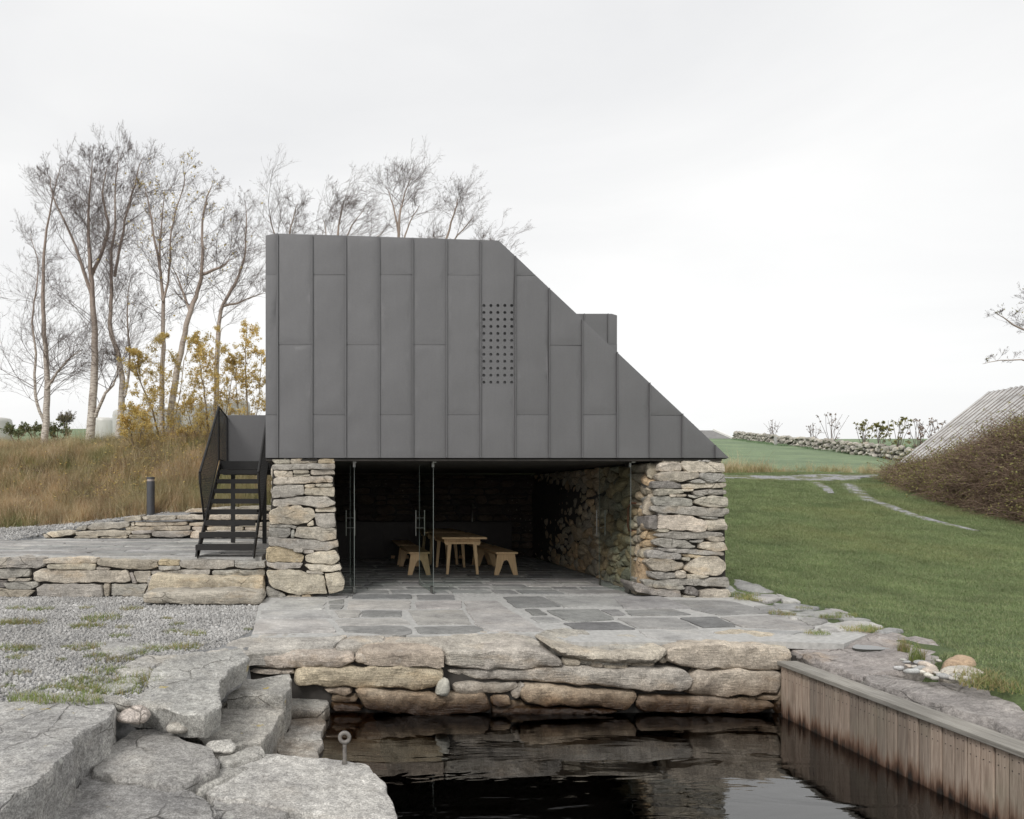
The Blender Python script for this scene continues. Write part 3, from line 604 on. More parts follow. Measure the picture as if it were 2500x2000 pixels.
def voronoi_rubble(u0, u1, v0, v1, n, asp, gap):
    P = NR.uniform([u0, v0 * asp], [u1, v1 * asp], (n, 2))
    for _ in range(2):      # relax a little so that sizes stay uneven but no slivers remain
        Dm = ((P[:, None] - P[None]) ** 2).sum(2); np.fill_diagonal(Dm, 9e9); k = Dm.argmin(1); d = P - P[k]; l = np.sqrt((d ** 2).sum(1))[:, None]; P = P + np.where(l < 0.2, d / (l + 1e-6) * 0.04, 0)
    out = []
    for i in range(n):
        poly = [(u0, v0 * asp), (u1, v0 * asp), (u1, v1 * asp), (u0, v1 * asp)]; Dm = ((P - P[i]) ** 2).sum(1)
        for j in Dm.argsort()[1:22]:
            m_ = (P[i] + P[j]) / 2; nrm = P[j] - P[i]; nrm = nrm / np.hypot(*nrm); s = [(np.dot(np.array(p) - m_, nrm) + gap) for p in poly]; new = []
            for a_ in range(len(poly)):
                b_ = (a_ + 1) % len(poly)
                if s[a_] <= 0: new.append(poly[a_])
                if (s[a_] <= 0) != (s[b_] <= 0): t = s[a_] / (s[a_] - s[b_]); new.append((poly[a_][0] + (poly[b_][0] - poly[a_][0]) * t, poly[a_][1] + (poly[b_][1] - poly[a_][1]) * t))
            poly = new
            if len(poly) < 3: break
        if len(poly) >= 3: out.append([(p[0], p[1] / asp) for p in poly])
    return out
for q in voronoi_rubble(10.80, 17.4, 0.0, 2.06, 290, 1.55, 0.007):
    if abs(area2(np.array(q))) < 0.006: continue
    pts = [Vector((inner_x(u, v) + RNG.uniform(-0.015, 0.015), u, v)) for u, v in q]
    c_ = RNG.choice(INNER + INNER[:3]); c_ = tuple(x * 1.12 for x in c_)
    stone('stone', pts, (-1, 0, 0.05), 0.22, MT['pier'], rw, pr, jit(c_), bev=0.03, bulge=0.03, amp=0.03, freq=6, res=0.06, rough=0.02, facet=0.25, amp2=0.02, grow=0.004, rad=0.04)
for q in rubble(10.95, 17.4, 0.0, 2.08, 0.14, 0.24, 0.3, 0.7):       # outer face to the lawn
    pts = [Vector((6.22 - 0.03 * v, u, v)) for u, v in q]
    stone('stone', pts, (1, 0, 0), 0.2, MT['pier'], rw, pr, pal(BEIGE), bev=0.03, bulge=0.02, amp=0.014, res=0.1)
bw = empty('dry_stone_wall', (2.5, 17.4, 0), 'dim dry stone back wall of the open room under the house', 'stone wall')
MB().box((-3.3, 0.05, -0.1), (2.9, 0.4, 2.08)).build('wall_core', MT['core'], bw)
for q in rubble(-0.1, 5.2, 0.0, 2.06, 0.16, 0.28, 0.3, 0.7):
    stone('stone', [Vector((u, 17.4, v)) for u, v in q], (0, -1, 0), 0.12, MT['pier'], bw, (2.5, 17.4, 0), pal(ROOM_SHADE), bev=0.035, bulge=0.025, amp=0.016, res=0.1)  # back wall stones carry the painted room shade

# ------------------------------------------------------------------ the zinc house
YZ = 10.66
hp_ = at(1200, 1118, YZ)
house = empty('zinc_clad_house', hp_, 'dark grey zinc clad upper storey with one steeply sloping side, resting on stone walls', 'house')
SLA, SLB = (1218.0, 587.0), (1781.0, 1119.0)
def ztop(x):
    if x <= 672: return 575 - 5 * (x - 648) / 24
    if x <= SLA[0]: return 570 + 17 * (x - 672) / (SLA[0] - 672)
    return SLA[1] + (SLB[1] - SLA[1]) * (x - SLA[0]) / (SLB[0] - SLA[0])
cols = [648, 678, 762, 844, 926, 1008, 1090, 1173, 1258, 1341, 1421, 1506, 1585, 1665, 1746, 1781]
joints = {0: [671, 1013], 1: [842], 2: [671, 1013], 3: [842], 4: [671, 1013], 5: [842], 6: [672, 1013], 7: [], 8: [673, 1013], 9: [843], 10: [1013], 11: [], 12: [1014], 13: [], 14: []}
for i in range(15):
    xa, xb = cols[i], cols[i + 1]; brk = [None] + joints[i] + [1118]
    gpx = 0.35; a, b = xa + gpx, xb - gpx
    full = [(a, 1118), (b, 1118), (b, ztop(b))] + [(kx, ztop(kx)) for kx in (SLA[0], 672) if a < kx < b] + [(a, ztop(a))]
    def half(poly, yv, keep_below):
        out = []
        for p, q in zip(poly, poly[1:] + poly[:1]):
            ip, iq = ((p[1] >= yv) == keep_below), ((q[1] >= yv) == keep_below)
            if ip: out.append(p)
            if ip != iq: out.append((p[0] + (q[0] - p[0]) * (yv - p[1]) / (q[1] - p[1]), yv))
        return out
    for j in range(len(brk) - 1):
        poly = full
        if brk[j] is not None: poly = half(poly, brk[j] + gpx, True)
        if brk[j + 1] != 1118: poly = half(poly, brk[j + 1] - gpx, False)
        if len(poly) < 3: continue
        pts = [at(x, y, YZ) for x, y in poly]; holes = None
        if i == 7:
            holes = []
            for r_ in range(12):
                for c_ in range(5):
                    hx, hy = 1181.3 + 16.95 * c_, 746.5 + 17.02 * r_
                    holes.append([at(hx + 3.7 * math.cos(t_ * math.pi / 6), hy + 3.7 * math.sin(t_ * math.pi / 6), YZ) for t_ in range(12)])
        stone('perforated_panel' if holes else 'panel', pts, (0, -1, 0), 0.025, MT['zinc'], house, hp_, bev=0.003, bulge=RNG.uniform(0.001, 0.005), amp=0.009, freq=1.3, res=0.075, smooth=False, holes=holes, angle=30)
    if i > 0:      # standing seam
        zt = ztop(xa) + 1; a, b = at(xa, zt, YZ), at(xa, 1117.5, YZ); wob = RNG.uniform(-0.004, 0.004)
        m_ = MB(); m_.tube([], []) if False else None
        m_.prism([a - hp_ + Vector((-0.007 + wob, -0.03, 0)), a - hp_ + Vector((0.006 + wob, -0.03, 0)), a - hp_ + Vector((0.004, 0.02, 0)), a - hp_ + Vector((-0.004, 0.02, 0))], b - a + Vector((-wob, 0, 0)))
        m_.build('standing_seam', MT['zinc'], house)
body_px = [(650, 1117.5), (650, 577), (673, 572), (SLA[0] - 2, 589), (SLB[0] - 8, 1116)]
m_ = MB(); m_.prism([at(x, y, YZ) + Vector((0, 0.13, 0)) - hp_ for x, y in body_px], (0, 7.8, 0)); m_.build('core_volume', MT['dark'], house)
m_ = MB()       # edge flashing closing the panel front towards the core
for (xa, ya), (xb, yb) in zip(body_px, body_px[1:] + body_px[:1]):
    pass
la, lb_ = at(648.5, 1117.8, YZ), at(648.5, 575.5, YZ)
m_.box((la.x - hp_.x, 0.026, la.z - hp_.z), (la.x - hp_.x + 0.012, 7.93, lb_.z - hp_.z)); m_.build('side_cladding', MT['zinc'], house)
m_ = MB(); ta, tb = at(649, 574.5, YZ), at(SLA[0], 587.5, YZ)
m_.prism([ta - hp_ + Vector((0, 0.026, 0)), tb - hp_ + Vector((0, 0.026, 0)), tb - hp_ + Vector((0, 0.026, -0.012)), ta - hp_ + Vector((0, 0.026, -0.012))], (0, 7.9, 0)); m_.build('flat_roof', MT['zinc'], house)
m_ = MB(); sa, sb = at(*SLA, YZ) - hp_, at(SLB[0] - 2, SLB[1] - 2, YZ) - hp_; d_ = (sb - sa); n_ = Vector((d_.z, 0, -d_.x)).normalized(); n_ = n_ if n_.z > 0 else -n_
K = 62; prof = []
for k in range(K):
    prof += [sa + d_ * (k / K) + n_ * 0.002, sa + d_ * ((k + 0.93) / K) + n_ * 0.011]
prof.append(sb); lowp = [sa + d_ * 1.0 - n_ * 0.03, sa - n_ * 0.03]; np_ = len(prof)
vs = [p + Vector((0, 0.026, 0)) for p in prof] + [p + Vector((0, 7.93, 0)) for p in prof]
m_.add(vs, [(i, i + 1, np_ + i + 1, np_ + i) for i in range(np_ - 1)] )
m_.prism([sa + Vector((0, 0.03, 0)), sb + Vector((0, 0.03, 0)), lowp[0] + Vector((0, 0.03, 0)), lowp[1] + Vector((0, 0.03, 0))], (0, 7.88, 0)); m_.build('roof_courses', MT['zinc'], house, kind if False else False)
# zinc box standing out of the sloping side
YB = 13.0
bx0, bx1 = at(1411, 766, YB), at(1507, 766, YB); dm = empty('roof_box', (0, 0, 0)); dm.parent = house; zl = 2.6
zt = bx0.z; bxs = [1396, 1426, 1484, 1507]; jt = at(0, 840, YB).z
for i in range(3):
    a, b = at(bxs[i] + 0.3, 766, YB).x, at(bxs[i + 1] - 0.3, 766, YB).x
    segs = [(zl, jt - 0.004), (jt, zt)] if i == 2 else [(zl, zt)]
    for (za, zb) in segs:
        pts = [Vector((a, YB, za)), Vector((b, YB, za)), Vector((b, YB, zb - (0.03 if i == 2 and zb == zt else 0)))] + ([Vector((b - 0.10, YB, zb))] if i == 2 and zb == zt else []) + [Vector((a, YB, zb))]
        stone('panel', pts, (0, -1, 0), 0.02, MT['zinc'], dm, hp_, bev=0.005, bulge=0.004, amp=0.008, freq=1.5, res=0.1, smooth=False, angle=30)
    if i: MB().box((a - 0.008 - hp_.x, YB - 0.022 - hp_.y, zl - hp_.z), (a + 0.004 - hp_.x, YB - hp_.y, zt - hp_.z)).build('standing_seam', MT['zinc'], dm)
MB().box((at(1396, 0, YB).x - hp_.x, YB + 0.021 - hp_.y, zl - hp_.z), (bx1.x - hp_.x - 0.004, YB + 1.3 - hp_.y, zt - hp_.z - 0.035)).build('box_body', MT['zinc'], dm)
# soffit boards under the storey (ceiling of the room)
zc = at(0, 1118, YZ).z
for k in range(38):
    y0 = YZ + 0.03 + k * 0.18; MB().box((-0.95 - hp_.x, y0 - hp_.y, zc - 0.045 - hp_.z), (6.05 - hp_.x, y0 + 0.174 - hp_.y, zc - 0.012 - hp_.z)).build('ceiling_board', MT['ceiling'], house)
MB().box((-0.94 - hp_.x, 0.135, -0.011), (6.02 - hp_.x, 7.9, 0.001)).build('soffit', MT['ceiling'], house)

# ------------------------------------------------------------------ paving
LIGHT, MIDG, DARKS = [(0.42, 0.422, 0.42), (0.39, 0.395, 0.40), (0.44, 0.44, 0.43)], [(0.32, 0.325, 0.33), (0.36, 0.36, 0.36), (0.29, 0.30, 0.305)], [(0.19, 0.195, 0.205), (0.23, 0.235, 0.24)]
patio = empty('patio', (2, 9, 0), 'pale slate paving laid between house and basin', 'paving', kind='structure')
mo = pxs('612,1556 618,1540 632,1478 655,1456 1800,1458 1960,1500 2120,1548 2060,1572 1880,1566 1400,1568 1340,1550 1230,1545 1100,1552 840,1550 800,1554 690,1556')
m_ = MB(); m_.prism([gz(x, y, -0.014) - Vector((2, 9, 0)) for x, y in mo][::-1], (0, 0, -0.07)); m_.build('mortar_bed', MT['mortar'], patio)
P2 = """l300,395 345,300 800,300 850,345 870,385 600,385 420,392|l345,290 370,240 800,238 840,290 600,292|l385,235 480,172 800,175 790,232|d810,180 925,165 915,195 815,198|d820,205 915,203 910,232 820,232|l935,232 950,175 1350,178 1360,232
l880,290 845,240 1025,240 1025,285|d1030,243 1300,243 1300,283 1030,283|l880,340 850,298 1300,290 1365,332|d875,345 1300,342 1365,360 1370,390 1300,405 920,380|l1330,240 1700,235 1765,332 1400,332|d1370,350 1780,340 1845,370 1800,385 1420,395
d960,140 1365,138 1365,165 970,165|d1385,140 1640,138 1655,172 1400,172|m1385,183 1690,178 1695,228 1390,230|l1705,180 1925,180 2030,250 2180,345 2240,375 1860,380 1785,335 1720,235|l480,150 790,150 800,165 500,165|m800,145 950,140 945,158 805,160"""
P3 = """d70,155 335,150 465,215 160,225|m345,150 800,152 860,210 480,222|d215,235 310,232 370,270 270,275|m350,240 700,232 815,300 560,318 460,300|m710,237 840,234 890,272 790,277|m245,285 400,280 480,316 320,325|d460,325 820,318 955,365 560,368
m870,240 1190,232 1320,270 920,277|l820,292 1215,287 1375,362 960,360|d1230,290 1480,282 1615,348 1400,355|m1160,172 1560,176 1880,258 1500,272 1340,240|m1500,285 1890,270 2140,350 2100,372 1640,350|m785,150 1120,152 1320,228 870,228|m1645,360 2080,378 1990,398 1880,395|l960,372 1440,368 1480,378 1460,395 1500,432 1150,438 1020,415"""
for s, k in ((P2, 2), (P3, 3)):
    for p in polys(s):
        pts = [gz(x, y, 0.0) for x, y in pxs(p[1:], k)]; dz = RNG.uniform(-0.004, 0.006); pts = [q + Vector((0, 0, dz)) for q in pts]
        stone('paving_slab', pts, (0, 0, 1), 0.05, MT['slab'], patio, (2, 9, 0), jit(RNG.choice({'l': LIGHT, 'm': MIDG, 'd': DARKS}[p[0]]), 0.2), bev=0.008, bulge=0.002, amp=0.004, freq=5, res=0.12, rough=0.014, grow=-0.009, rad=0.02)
floor_ = empty('stone_floor', (2.2, 14, 0), 'dark slate floor of the open room', 'floor', kind='structure')
MB().box((-3.1, -3.05, -0.2), (2.95, 3.5, -0.012)).build('mortar_bed', MT['mortar'], floor_)
def ashlar(x0, x1, y0, y1, dmin, dmax, lmin, lmax, gap, skew=0.04):
    out = []; y = y0; ph = 0
    while y < y1:
        d = min(RNG.uniform(dmin, dmax), y1 - y)
        if d < 0.12: break
        x = x0 - RNG.uniform(0, lmin)
        while x < x1:
            l = RNG.uniform(lmin, lmax); a, b = max(x, x0), min(x + l, x1); x += l
            if b - a < 0.1: continue
            s_ = lambda: RNG.uniform(-skew, skew) * 0.6
            out.append([(a + gap / 2 + s_() * 0.5, y + gap / 2), (b - gap / 2 + s_() * 0.5, y + gap / 2 + abs(s_()) * 0.4), (b - gap / 2 + s_(), y + d - gap / 2 - abs(s_()) * 0.4), (a + gap / 2 + s_(), y + d - gap / 2)])
        y += d
    return out
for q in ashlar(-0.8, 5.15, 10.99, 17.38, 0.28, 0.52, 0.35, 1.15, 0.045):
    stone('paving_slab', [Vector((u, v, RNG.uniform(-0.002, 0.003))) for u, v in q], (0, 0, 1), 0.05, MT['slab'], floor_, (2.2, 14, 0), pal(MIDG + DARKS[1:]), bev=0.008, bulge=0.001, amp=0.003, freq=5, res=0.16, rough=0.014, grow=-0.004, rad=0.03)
terr = empty('terrace_paving', (-5, 13.3, 0.58), 'raised slate terrace at the foot of the staircase', 'paving', kind='structure')
MB().box((-9, -2.15, -0.2), (3.94, 2.3, -0.012)).build('mortar_bed', MT['mortar'], terr)
for q in ashlar(-14, -1.07, 11.25, 15.62, 0.14, 0.42, 0.5, 2.2, 0.018, 0.09):
    stone('paving_slab', [Vector((u, v, 0.578 + RNG.uniform(-0.006, 0.006))) for u, v in q], (0, 0, 1), 0.06, MT['slab'], terr, (-5, 13.3, 0.58), pal(MIDG + LIGHT + MIDG), bev=0.008, bulge=0.002, amp=0.006, freq=4, res=0.22, rough=0.02)

# ------------------------------------------------------------------ terrace walls and steps
TW = """-30,1275 50,1270 50,1340 -30,1352|g52,1275 180,1262 325,1270 340,1330 270,1345 60,1340|w325,1285 480,1270 725,1272 720,1305 560,1312 330,1310|355,1318 720,1316 722,1355 370,1352|735,1280 950,1285 1180,1295 1190,1340 1100,1360 900,1345 740,1320|722,1340 820,1342 830,1358 725,1358
o1190,1285 1345,1290 1348,1328 1195,1325|1195,1330 1355,1332 1350,1358 1200,1358|g1350,1295 1500,1285 1755,1292 1760,1335 1640,1352 1360,1345|1765,1295 1990,1298 1998,1340 1880,1355 1770,1340|g-30,1355 220,1350 225,1405 60,1425 -30,1420|55,1427 235,1427 210,1445 60,1445|d-30,1440 50,1442 40,1490 -30,1490
g30,1462 150,1449 285,1452 285,1480 230,1505 60,1500|-30,1500 80,1507 260,1517 200,1565 -30,1565|250,1370 300,1357 950,1367 985,1440 900,1455 700,1450 500,1460 250,1440|975,1380 995,1375 1028,1462 1000,1465|1005,1380 1130,1372 1120,1450 1040,1455|g270,1490 320,1470 770,1470 775,1560 450,1565 275,1560|780,1467 825,1467 815,1560 785,1560
835,1475 1110,1464 1080,1560 830,1562|1130,1375 1350,1362 1580,1357 1570,1400 1140,1400|g1600,1365 1990,1362 1990,1410 1600,1400|-250,1275 -40,1270 -40,1420 -250,1425|-250,1430 -40,1430 -40,1560 -250,1560|1120,1405 1985,1412 1985,1560 1100,1560"""
YT = 10.97
tl = at(300, 1456, YT); tl.z = 0
tw = empty('terrace_wall', tl, 'low dry stone retaining wall along the gravel, holding up the terrace', 'stone wall')
wall_stones(tw, tl, polys(TW), 8, YT, MT['pier'], BEIGE, 0.26, res=0.04)
core_prism(tw, tl, [(-90, 1368), (645, 1372), (645, 1470), (-90, 1470)], YT + 0.07, 11.24)
for s, Y, dpt, lab, c_ in (('1105,1535 1135,1402 1160,1398 1400,1408 1975,1416 1982,1545', 10.68, 0.26, 'upper rough golden stone step leading to the terrace', (0.46, 0.415, 0.33)),
                        ('1075,1545 1100,1530 1330,1526 1960,1532 1990,1580 1965,1622 1700,1622 1080,1618', 10.12, 0.56, 'lower long flat stone step rising from the gravel', (0.38, 0.36, 0.32))):
    o = stone('stone_step', [at(x, y, Y) for x, y in pxs(s, 8)], (0, -1, 0), dpt, MT['pier'], None, None, c_, bev=0.03, bulge=0.015, amp=0.022, freq=6, res=0.045, rough=0.012); tag(o, lab, 'step')
UW = """340,1080 430,1068 550,1072 550,1095 400,1118|565,1077 790,1066 980,1070 975,1095 900,1110 570,1102|980,1068 1140,1068 1140,1085 1000,1092|1142,1077 1430,1068 1430,1095 1350,1118 1150,1108|w1440,1072 1510,1072 1505,1122 1430,1122|555,1108 740,1106 740,1122 555,1122|750,1112 900,1114 960,1100 960,1122 750,1122|970,1098 1130,1094 1130,1122 975,1122
240,1122 260,1095 340,1090 380,1118|1520,1070 1740,1068 1740,1120 1520,1120|1750,1072 2050,1070 2050,1122 1750,1122"""
UW2 = """650,1045 700,1010 980,1002 970,1032 900,1047 700,1060|985,1007 1006,1002 1010,1030 985,1030|1012,1007 1410,1002 1400,1022 1200,1030 1014,1027|w1415,1010 1540,1002 1540,1030 1420,1030|w1445,1035 1550,1035 1540,1062 1450,1062|940,1036 1200,1034 1430,1030 1430,1062 1150,1064 945,1062|1555,1005 1780,1002 1780,1030 1560,1030|1790,1004 2050,1002 2050,1034 1790,1032|1560,1036 1830,1036 1830,1062 1560,1064|w1840,1040 2050,1038 2050,1062 1840,1062
930,968 1060,952 1060,988 940,995|1062,957 1325,952 1325,982 1080,988|1330,950 1540,947 1540,980 1330,980|w1550,950 1740,946 1740,982 1550,982|w1750,948 2050,944 2050,984 1750,982|560,1060 590,1035 655,1030 640,1062"""
UW3 = """1380,927 1430,902 1535,900 1535,925|1545,900 1700,885 1780,890 1780,915 1545,918|1790,885 2060,880 2060,915 1790,915"""
ul = Vector((-3.7, 15.7, 0.58))
uw = empty('terrace_wall', ul, 'long low stepped wall of flat slabs behind the staircase, below the grassy bank', 'stone wall')
wall_stones(uw, ul, polys(UW), 8, 15.65, MT['pier'], BEIGE, 0.45, bev=0.02, res=0.07)
wall_stones(uw, ul, polys(UW2), 8, 15.95, MT['pier'], BEIGE, 0.45, bev=0.02, res=0.07)
wall_stones(uw, ul, polys(UW3), 8, 16.2, MT['pier'], BEIGE, 0.5, bev=0.02, res=0.07)

# ------------------------------------------------------------------ quay wall of the basin
YQ = 7.27
ql = at(1300, 1740, YQ)
qw = empty('quay_wall', ql, 'dry stone quay wall of long rounded blocks dropping into the dark water', 'stone wall')
def Q(s, k=0, Y=YQ, depth=0.5, back=(0, 0, 0), c=None, name='stone', **kw):
    a = dict(bev=0.035, bulge=0.012, amp=0.018, freq=6, res=0.036, rough=0.018, rad=0.04, grow=0.006, facet=0.08, amp2=0.022); a.update(kw)
    return stone(name, [at(x, y, Y) for x, y in pxs(s, k)], (0, -1, 0), depth, MT['quay'], qw, ql, jit(c or RNG.choice(BEIGE[:4]), 0.06), back=back, **a)
WARM, PINK, GR = (0.41, 0.365, 0.30), (0.41, 0.37, 0.33), (0.41, 0.395, 0.365)
Q('270,565 310,540 480,545 700,532 980,545 985,575 900,620 650,625 480,630 300,610', 2, YQ, 0.75, (0, 0, 0.075), PINK)
Q('985,562 1050,532 1300,522 1560,547 1580,590 1540,620 1300,602 1150,607 990,592', 2, YQ, 0.65, (0, 0, 0.055), PINK)
Q('1088,1608 1105,1594 1200,1588 1300,1586 1345,1594 1374,1612 1374,1627 1330,1624 1293,1632 1200,1634 1094,1631', 0, YQ, 0.75, (0, 0, 0.035), GR)
Q('400,488 700,520 1000,520 1155,497 1150,530 1080,580 830,595 600,570 470,548', 3, YQ - 0.05, 0.85, (0, 0, 0.0), (0.42, 0.39, 0.34), bulge=0.05)
Q('1160,500 1200,478 1500,470 1800,478 1970,520 1980,560 1930,640 1700,630 1400,630 1250,610 1150,580', 3, YQ - 0.03, 0.8, (0, 0, -0.06), (0.47, 0.43, 0.37))
Q('295,635 590,635 600,655 450,665 300,655', 2, YQ + 0.04, c=PINK, res=0.05)
Q('595,650 640,627 1000,627 1300,612 1560,632 1565,690 1530,750 1400,765 1150,755 900,750 600,735', 2, YQ - 0.02, c=(0.43, 0.385, 0.30))
Q('1090,1638 1130,1637 1200,1638 1348,1629 1497,1633 1571,1626 1662,1631 1682,1650 1671,1683 1571,1685 1460,1674 1311,1665 1200,1664 1150,1658 1110,1650', 0, YQ, c=GR, amp=0.02)
Q('1300,690 1340,642 1600,642 1905,652 1925,700 1915,780 1700,815 1450,810 1280,780', 3, YQ - 0.04, c=(0.44, 0.40, 0.345))
Q('780,762 960,757 970,780 940,805 830,800', 2, YQ, c=PINK); Q('835,810 1000,807 1005,845 840,858', 2, YQ, c=WARM); Q('840,866 1010,866 1045,905 850,912', 2, YQ - 0.02, c=WARM)
Q('990,772 1100,765 1300,790 1850,810 1895,905 1800,935 1450,945 1200,915 1060,885', 2, YQ - 0.05, c=WARM)
Q('1640,735 1720,727 2060,727 2075,750 2010,790 1850,800 1640,790', 2, YQ + 0.02, c=GR); Q('2020,812 2100,717 2112,750 2062,828', 2, YQ - 0.03, c=GR); Q('1890,815 2010,812 2020,860 1960,888 1900,875', 2, YQ, c=WARM)
Q('185,790 230,742 330,740 700,780 960,790 980,820 920,905 700,882 400,872 230,852', 3, YQ - 0.05, c=WARM)
Q('955,870 990,812 1400,820 1850,850 1870,880 1750,920 1300,930 1000,915', 3, YQ - 0.04, c=PINK)
Q('60,930 200,882 500,892 800,902 850,912 500,945 300,950', 3, YQ - 0.02, c=(0.3, 0.25, 0.19))
Q('1880,940 1900,850 2100,838 2130,900 2300,925 2300,950', 2, YQ + 0.05, c=WARM)
for s in ('470,560 585,570 580,610 480,605', '655,587 730,592 730,620 660,615', '740,600 900,602 900,625 740,622', '1095,580 1140,552 1167,570 1140,597', '905,596 1075,590 1070,606 910,606', '1615,822 1740,814 1745,837 1680,850 1620,842', '1755,817 1905,807 1905,832 1760,832', '1900,660 1960,655 1960,930 1880,930'):
    Q(s, 3, YQ, 0.3, c=(0.42, 0.38, 0.32), bev=0.03, res=0.04)
o = stone('pebble', [at(x, y, YQ - 0.10) for x, y in pxs('1520,800 1545,722 1580,692 1610,707 1622,770 1600,818 1550,820', 2)], (0, -1, 0), 0.14, MT['pebble'], None, None, (0.36, 0.36, 0.33), bev=0.09, bulge=0.05, amp=0.004, res=0.025, rough=0.004, taper=0.3)
tag(o, 'smooth egg shaped grey stone wedged upright in the quay wall', 'stone')
MB().box((-1.1 - ql.x, 7.36 - ql.y, -1.9 - ql.z), (5.0 - ql.x, 8.0 - ql.y, -0.14 - ql.z)).build('wall_core', MT['core'], qw)
# coping slabs lying on the quay wall towards the patio
cop = """-40,545 60,490 200,430 420,395 880,388 945,402 840,480 640,487 480,507 250,532|860,472 960,402 1180,410 1170,437 960,482 880,492|1000,500 1060,470 1250,448 1450,455 1560,500 1570,530 1300,515 1050,525|1230,450 1300,430 1560,405 1750,395 2050,395 2160,410 2200,470 2150,490 1700,520 1600,520 1560,480 1450,452"""
for p, c_ in zip(polys(cop), [(0.42, 0.41, 0.39), (0.40, 0.385, 0.36), (0.40, 0.35, 0.30), (0.42, 0.40, 0.365)]):
    stone('coping_slab', [gzp(x, y, -0.012, (0, 7.9), (0, 0.10)) for x, y in pxs(p, 2)], (0, 0, 1), 0.12, MT['quay'], qw, ql, tuple(x * 0.9 for x in c_), bev=0.02, bulge=0.006, amp=0.012, freq=4, res=0.05, rough=0.018, rad=0.03, amp2=0.014, grow=0.008)
cop3 = """310,395 360,370 480,355 600,372 680,420 900,405 1150,445 1145,470 1000,510 700,515 430,490 380,445|1170,470 1180,448 1480,440 1860,462 1890,435 1960,500 1950,520 1800,475 1500,465 1200,475|1460,385 1600,362 1850,392 1895,432 1860,458 1500,438"""
for p, c_ in zip(polys(cop3), [(0.40, 0.39, 0.36), (0.46, 0.43, 0.37), (0.46, 0.42, 0.35)]):
    stone('coping_slab', [gzp(x, y, -0.012, (0, 7.9), (0, 0.10)) for x, y in pxs(p, 3)], (0, 0, 1), 0.12, MT['quay'], qw, ql, tuple(x * 0.9 for x in c_), bev=0.02, bulge=0.006, amp=0.012, freq=4, res=0.05, rough=0.018, rad=0.03, amp2=0.014, grow=0.008)

# ------------------------------------------------------------------ boulders and slabs of the shore
FG = (0.325, 0.328, 0.33); STEP = []
def boulder(s, k, z, depth, lab, c=FG, name='boulder', cat='boulder', mat='boulder', tilt=(0, 0), group=None, slope=None, ref=(4.87, 6.4), **kw):
    pts = [gzp(x, y, z, ref, slope) if slope else gz(x, y, z) for x, y in pxs(s, k)]; 
    if name == 'bedrock': pts = [Vector((max(p.x, 4.9), p.y, p.z)) for p in pts]
    if name == 'stepping_stone': pts = [(ray(x, y, 6) + Vector((0, 0, 0.014))) if Hs(p.x, p.y) > 0.012 else p for p, (x, y) in zip(pts, pxs(s, k))]
    if name in ('stepping_stone', 'loose_stone', 'bedrock', 'edging_stone'): STEP.append(np.array([(p.x, p.y) for p in pts]))
    cc = sum(pts, Vector()) / len(pts)
    pts = [p + Vector((0, 0, tilt[0] * (p.x - cc.x) + tilt[1] * (p.y - cc.y))) for p in pts]
    a = dict(bev=0.013, bulge=0.0, amp=0.010, freq=4.6, res=0.032, rough=0.024, taper=-0.01, rad=0.02, amp2=0.010, facet=0.012, grow=0.004, back=(0, 0, 0)); a.update(kw)
    a['amp2'] = min(a['amp2'], a['amp'] * 1.2)
    o = stone(name, pts, (0, 0, 1), depth, MT[mat], None, None, c, **a); return tag(o, lab, cat, group)
boulder('-260,1080 -60,1012 100,1006 350,1012 680,1028 705,1045 690,1085 545,1165 440,1250 425,1300 330,1400 200,1520 60,1590 -260,1650', 1, 0.0, 0.46, 'massive grey flat topped boulder with a lichened face next to the gravel', bev=0.02, amp=0.016, taper=-0.02, res=0.04)
boulder('555,1440 640,1310 790,1195 960,1185 1090,1240 1240,1280 1320,1360 1310,1420 1150,1490 1050,1520 900,1490 750,1470 600,1452', 1, -0.26, 0.3, 'rounded low slab with tiny red leaves, between the massive boulder and the eyebolt slab', (0.28, 0.28, 0.278), bev=0.022, bulge=0.006)
boulder('40,1900 180,1725 400,1565 530,1450 760,1495 900,1545 1150,1555 1255,1595 1305,1680 1285,1760 900,1900', 1, -0.31, 0.4, 'broad dark grey slab with a damp hollow, below the rounded low slab', (0.25, 0.252, 0.255), bev=0.016)
boulder('-10,1430 130,1345 260,1260 405,1185 520,1190 700,1208 860,1218 1045,1232 1085,1290 1180,1355 1205,1450 1250,1560 1262,1640 900,1600 600,1560 450,1545 200,1490', 2, -0.36, 0.6, 'large pale slab carrying the iron eyebolt at the water edge', (0.40, 0.40, 0.395), bev=0.016, amp=0.012)
boulder('480,1625 610,1585 900,1540 1180,1545 1262,1650 1270,1760 500,1760', 2, -0.40, 0.45, 'grey slab with orange lichen in front of the eyebolt slab', (0.37, 0.37, 0.365))
boulder('1275,1690 1285,1590 1340,1575 1600,1605 1760,1665 1640,1760 1290,1790', 1, -0.37, 0.35, 'split dark slab fragment beside the slab with a damp hollow', (0.28, 0.28, 0.28), bev=0.03)
boulder('765,985 880,940 925,838 1090,763 1455,740 1492,790 1400,832 1305,930 1325,1000 1220,1070 1090,1048 960,1022 785,1005', 1, -0.02, 0.19, 'pointed wedge shaped boulder with an ochre broken face at the gravel edge', (0.34, 0.345, 0.34), tilt=(0.0, 0.06), bev=0.016, amp=0.02, taper=0.06)
boulder('1375,978 1480,880 1752,852 1757,900 1705,980', 1, -0.28, 0.35, 'upper grey step slab under the quay wall end', (0.30, 0.30, 0.29), bev=0.014)
boulder('1130,1215 1250,1090 1380,985 1700,985 1690,1090 1645,1180 1565,1262 1440,1285 1300,1275 1240,1285', 1, -0.40, 0.45, 'flat grey step slab dotted with yellow lichen', (0.33, 0.325, 0.31), bev=0.014)
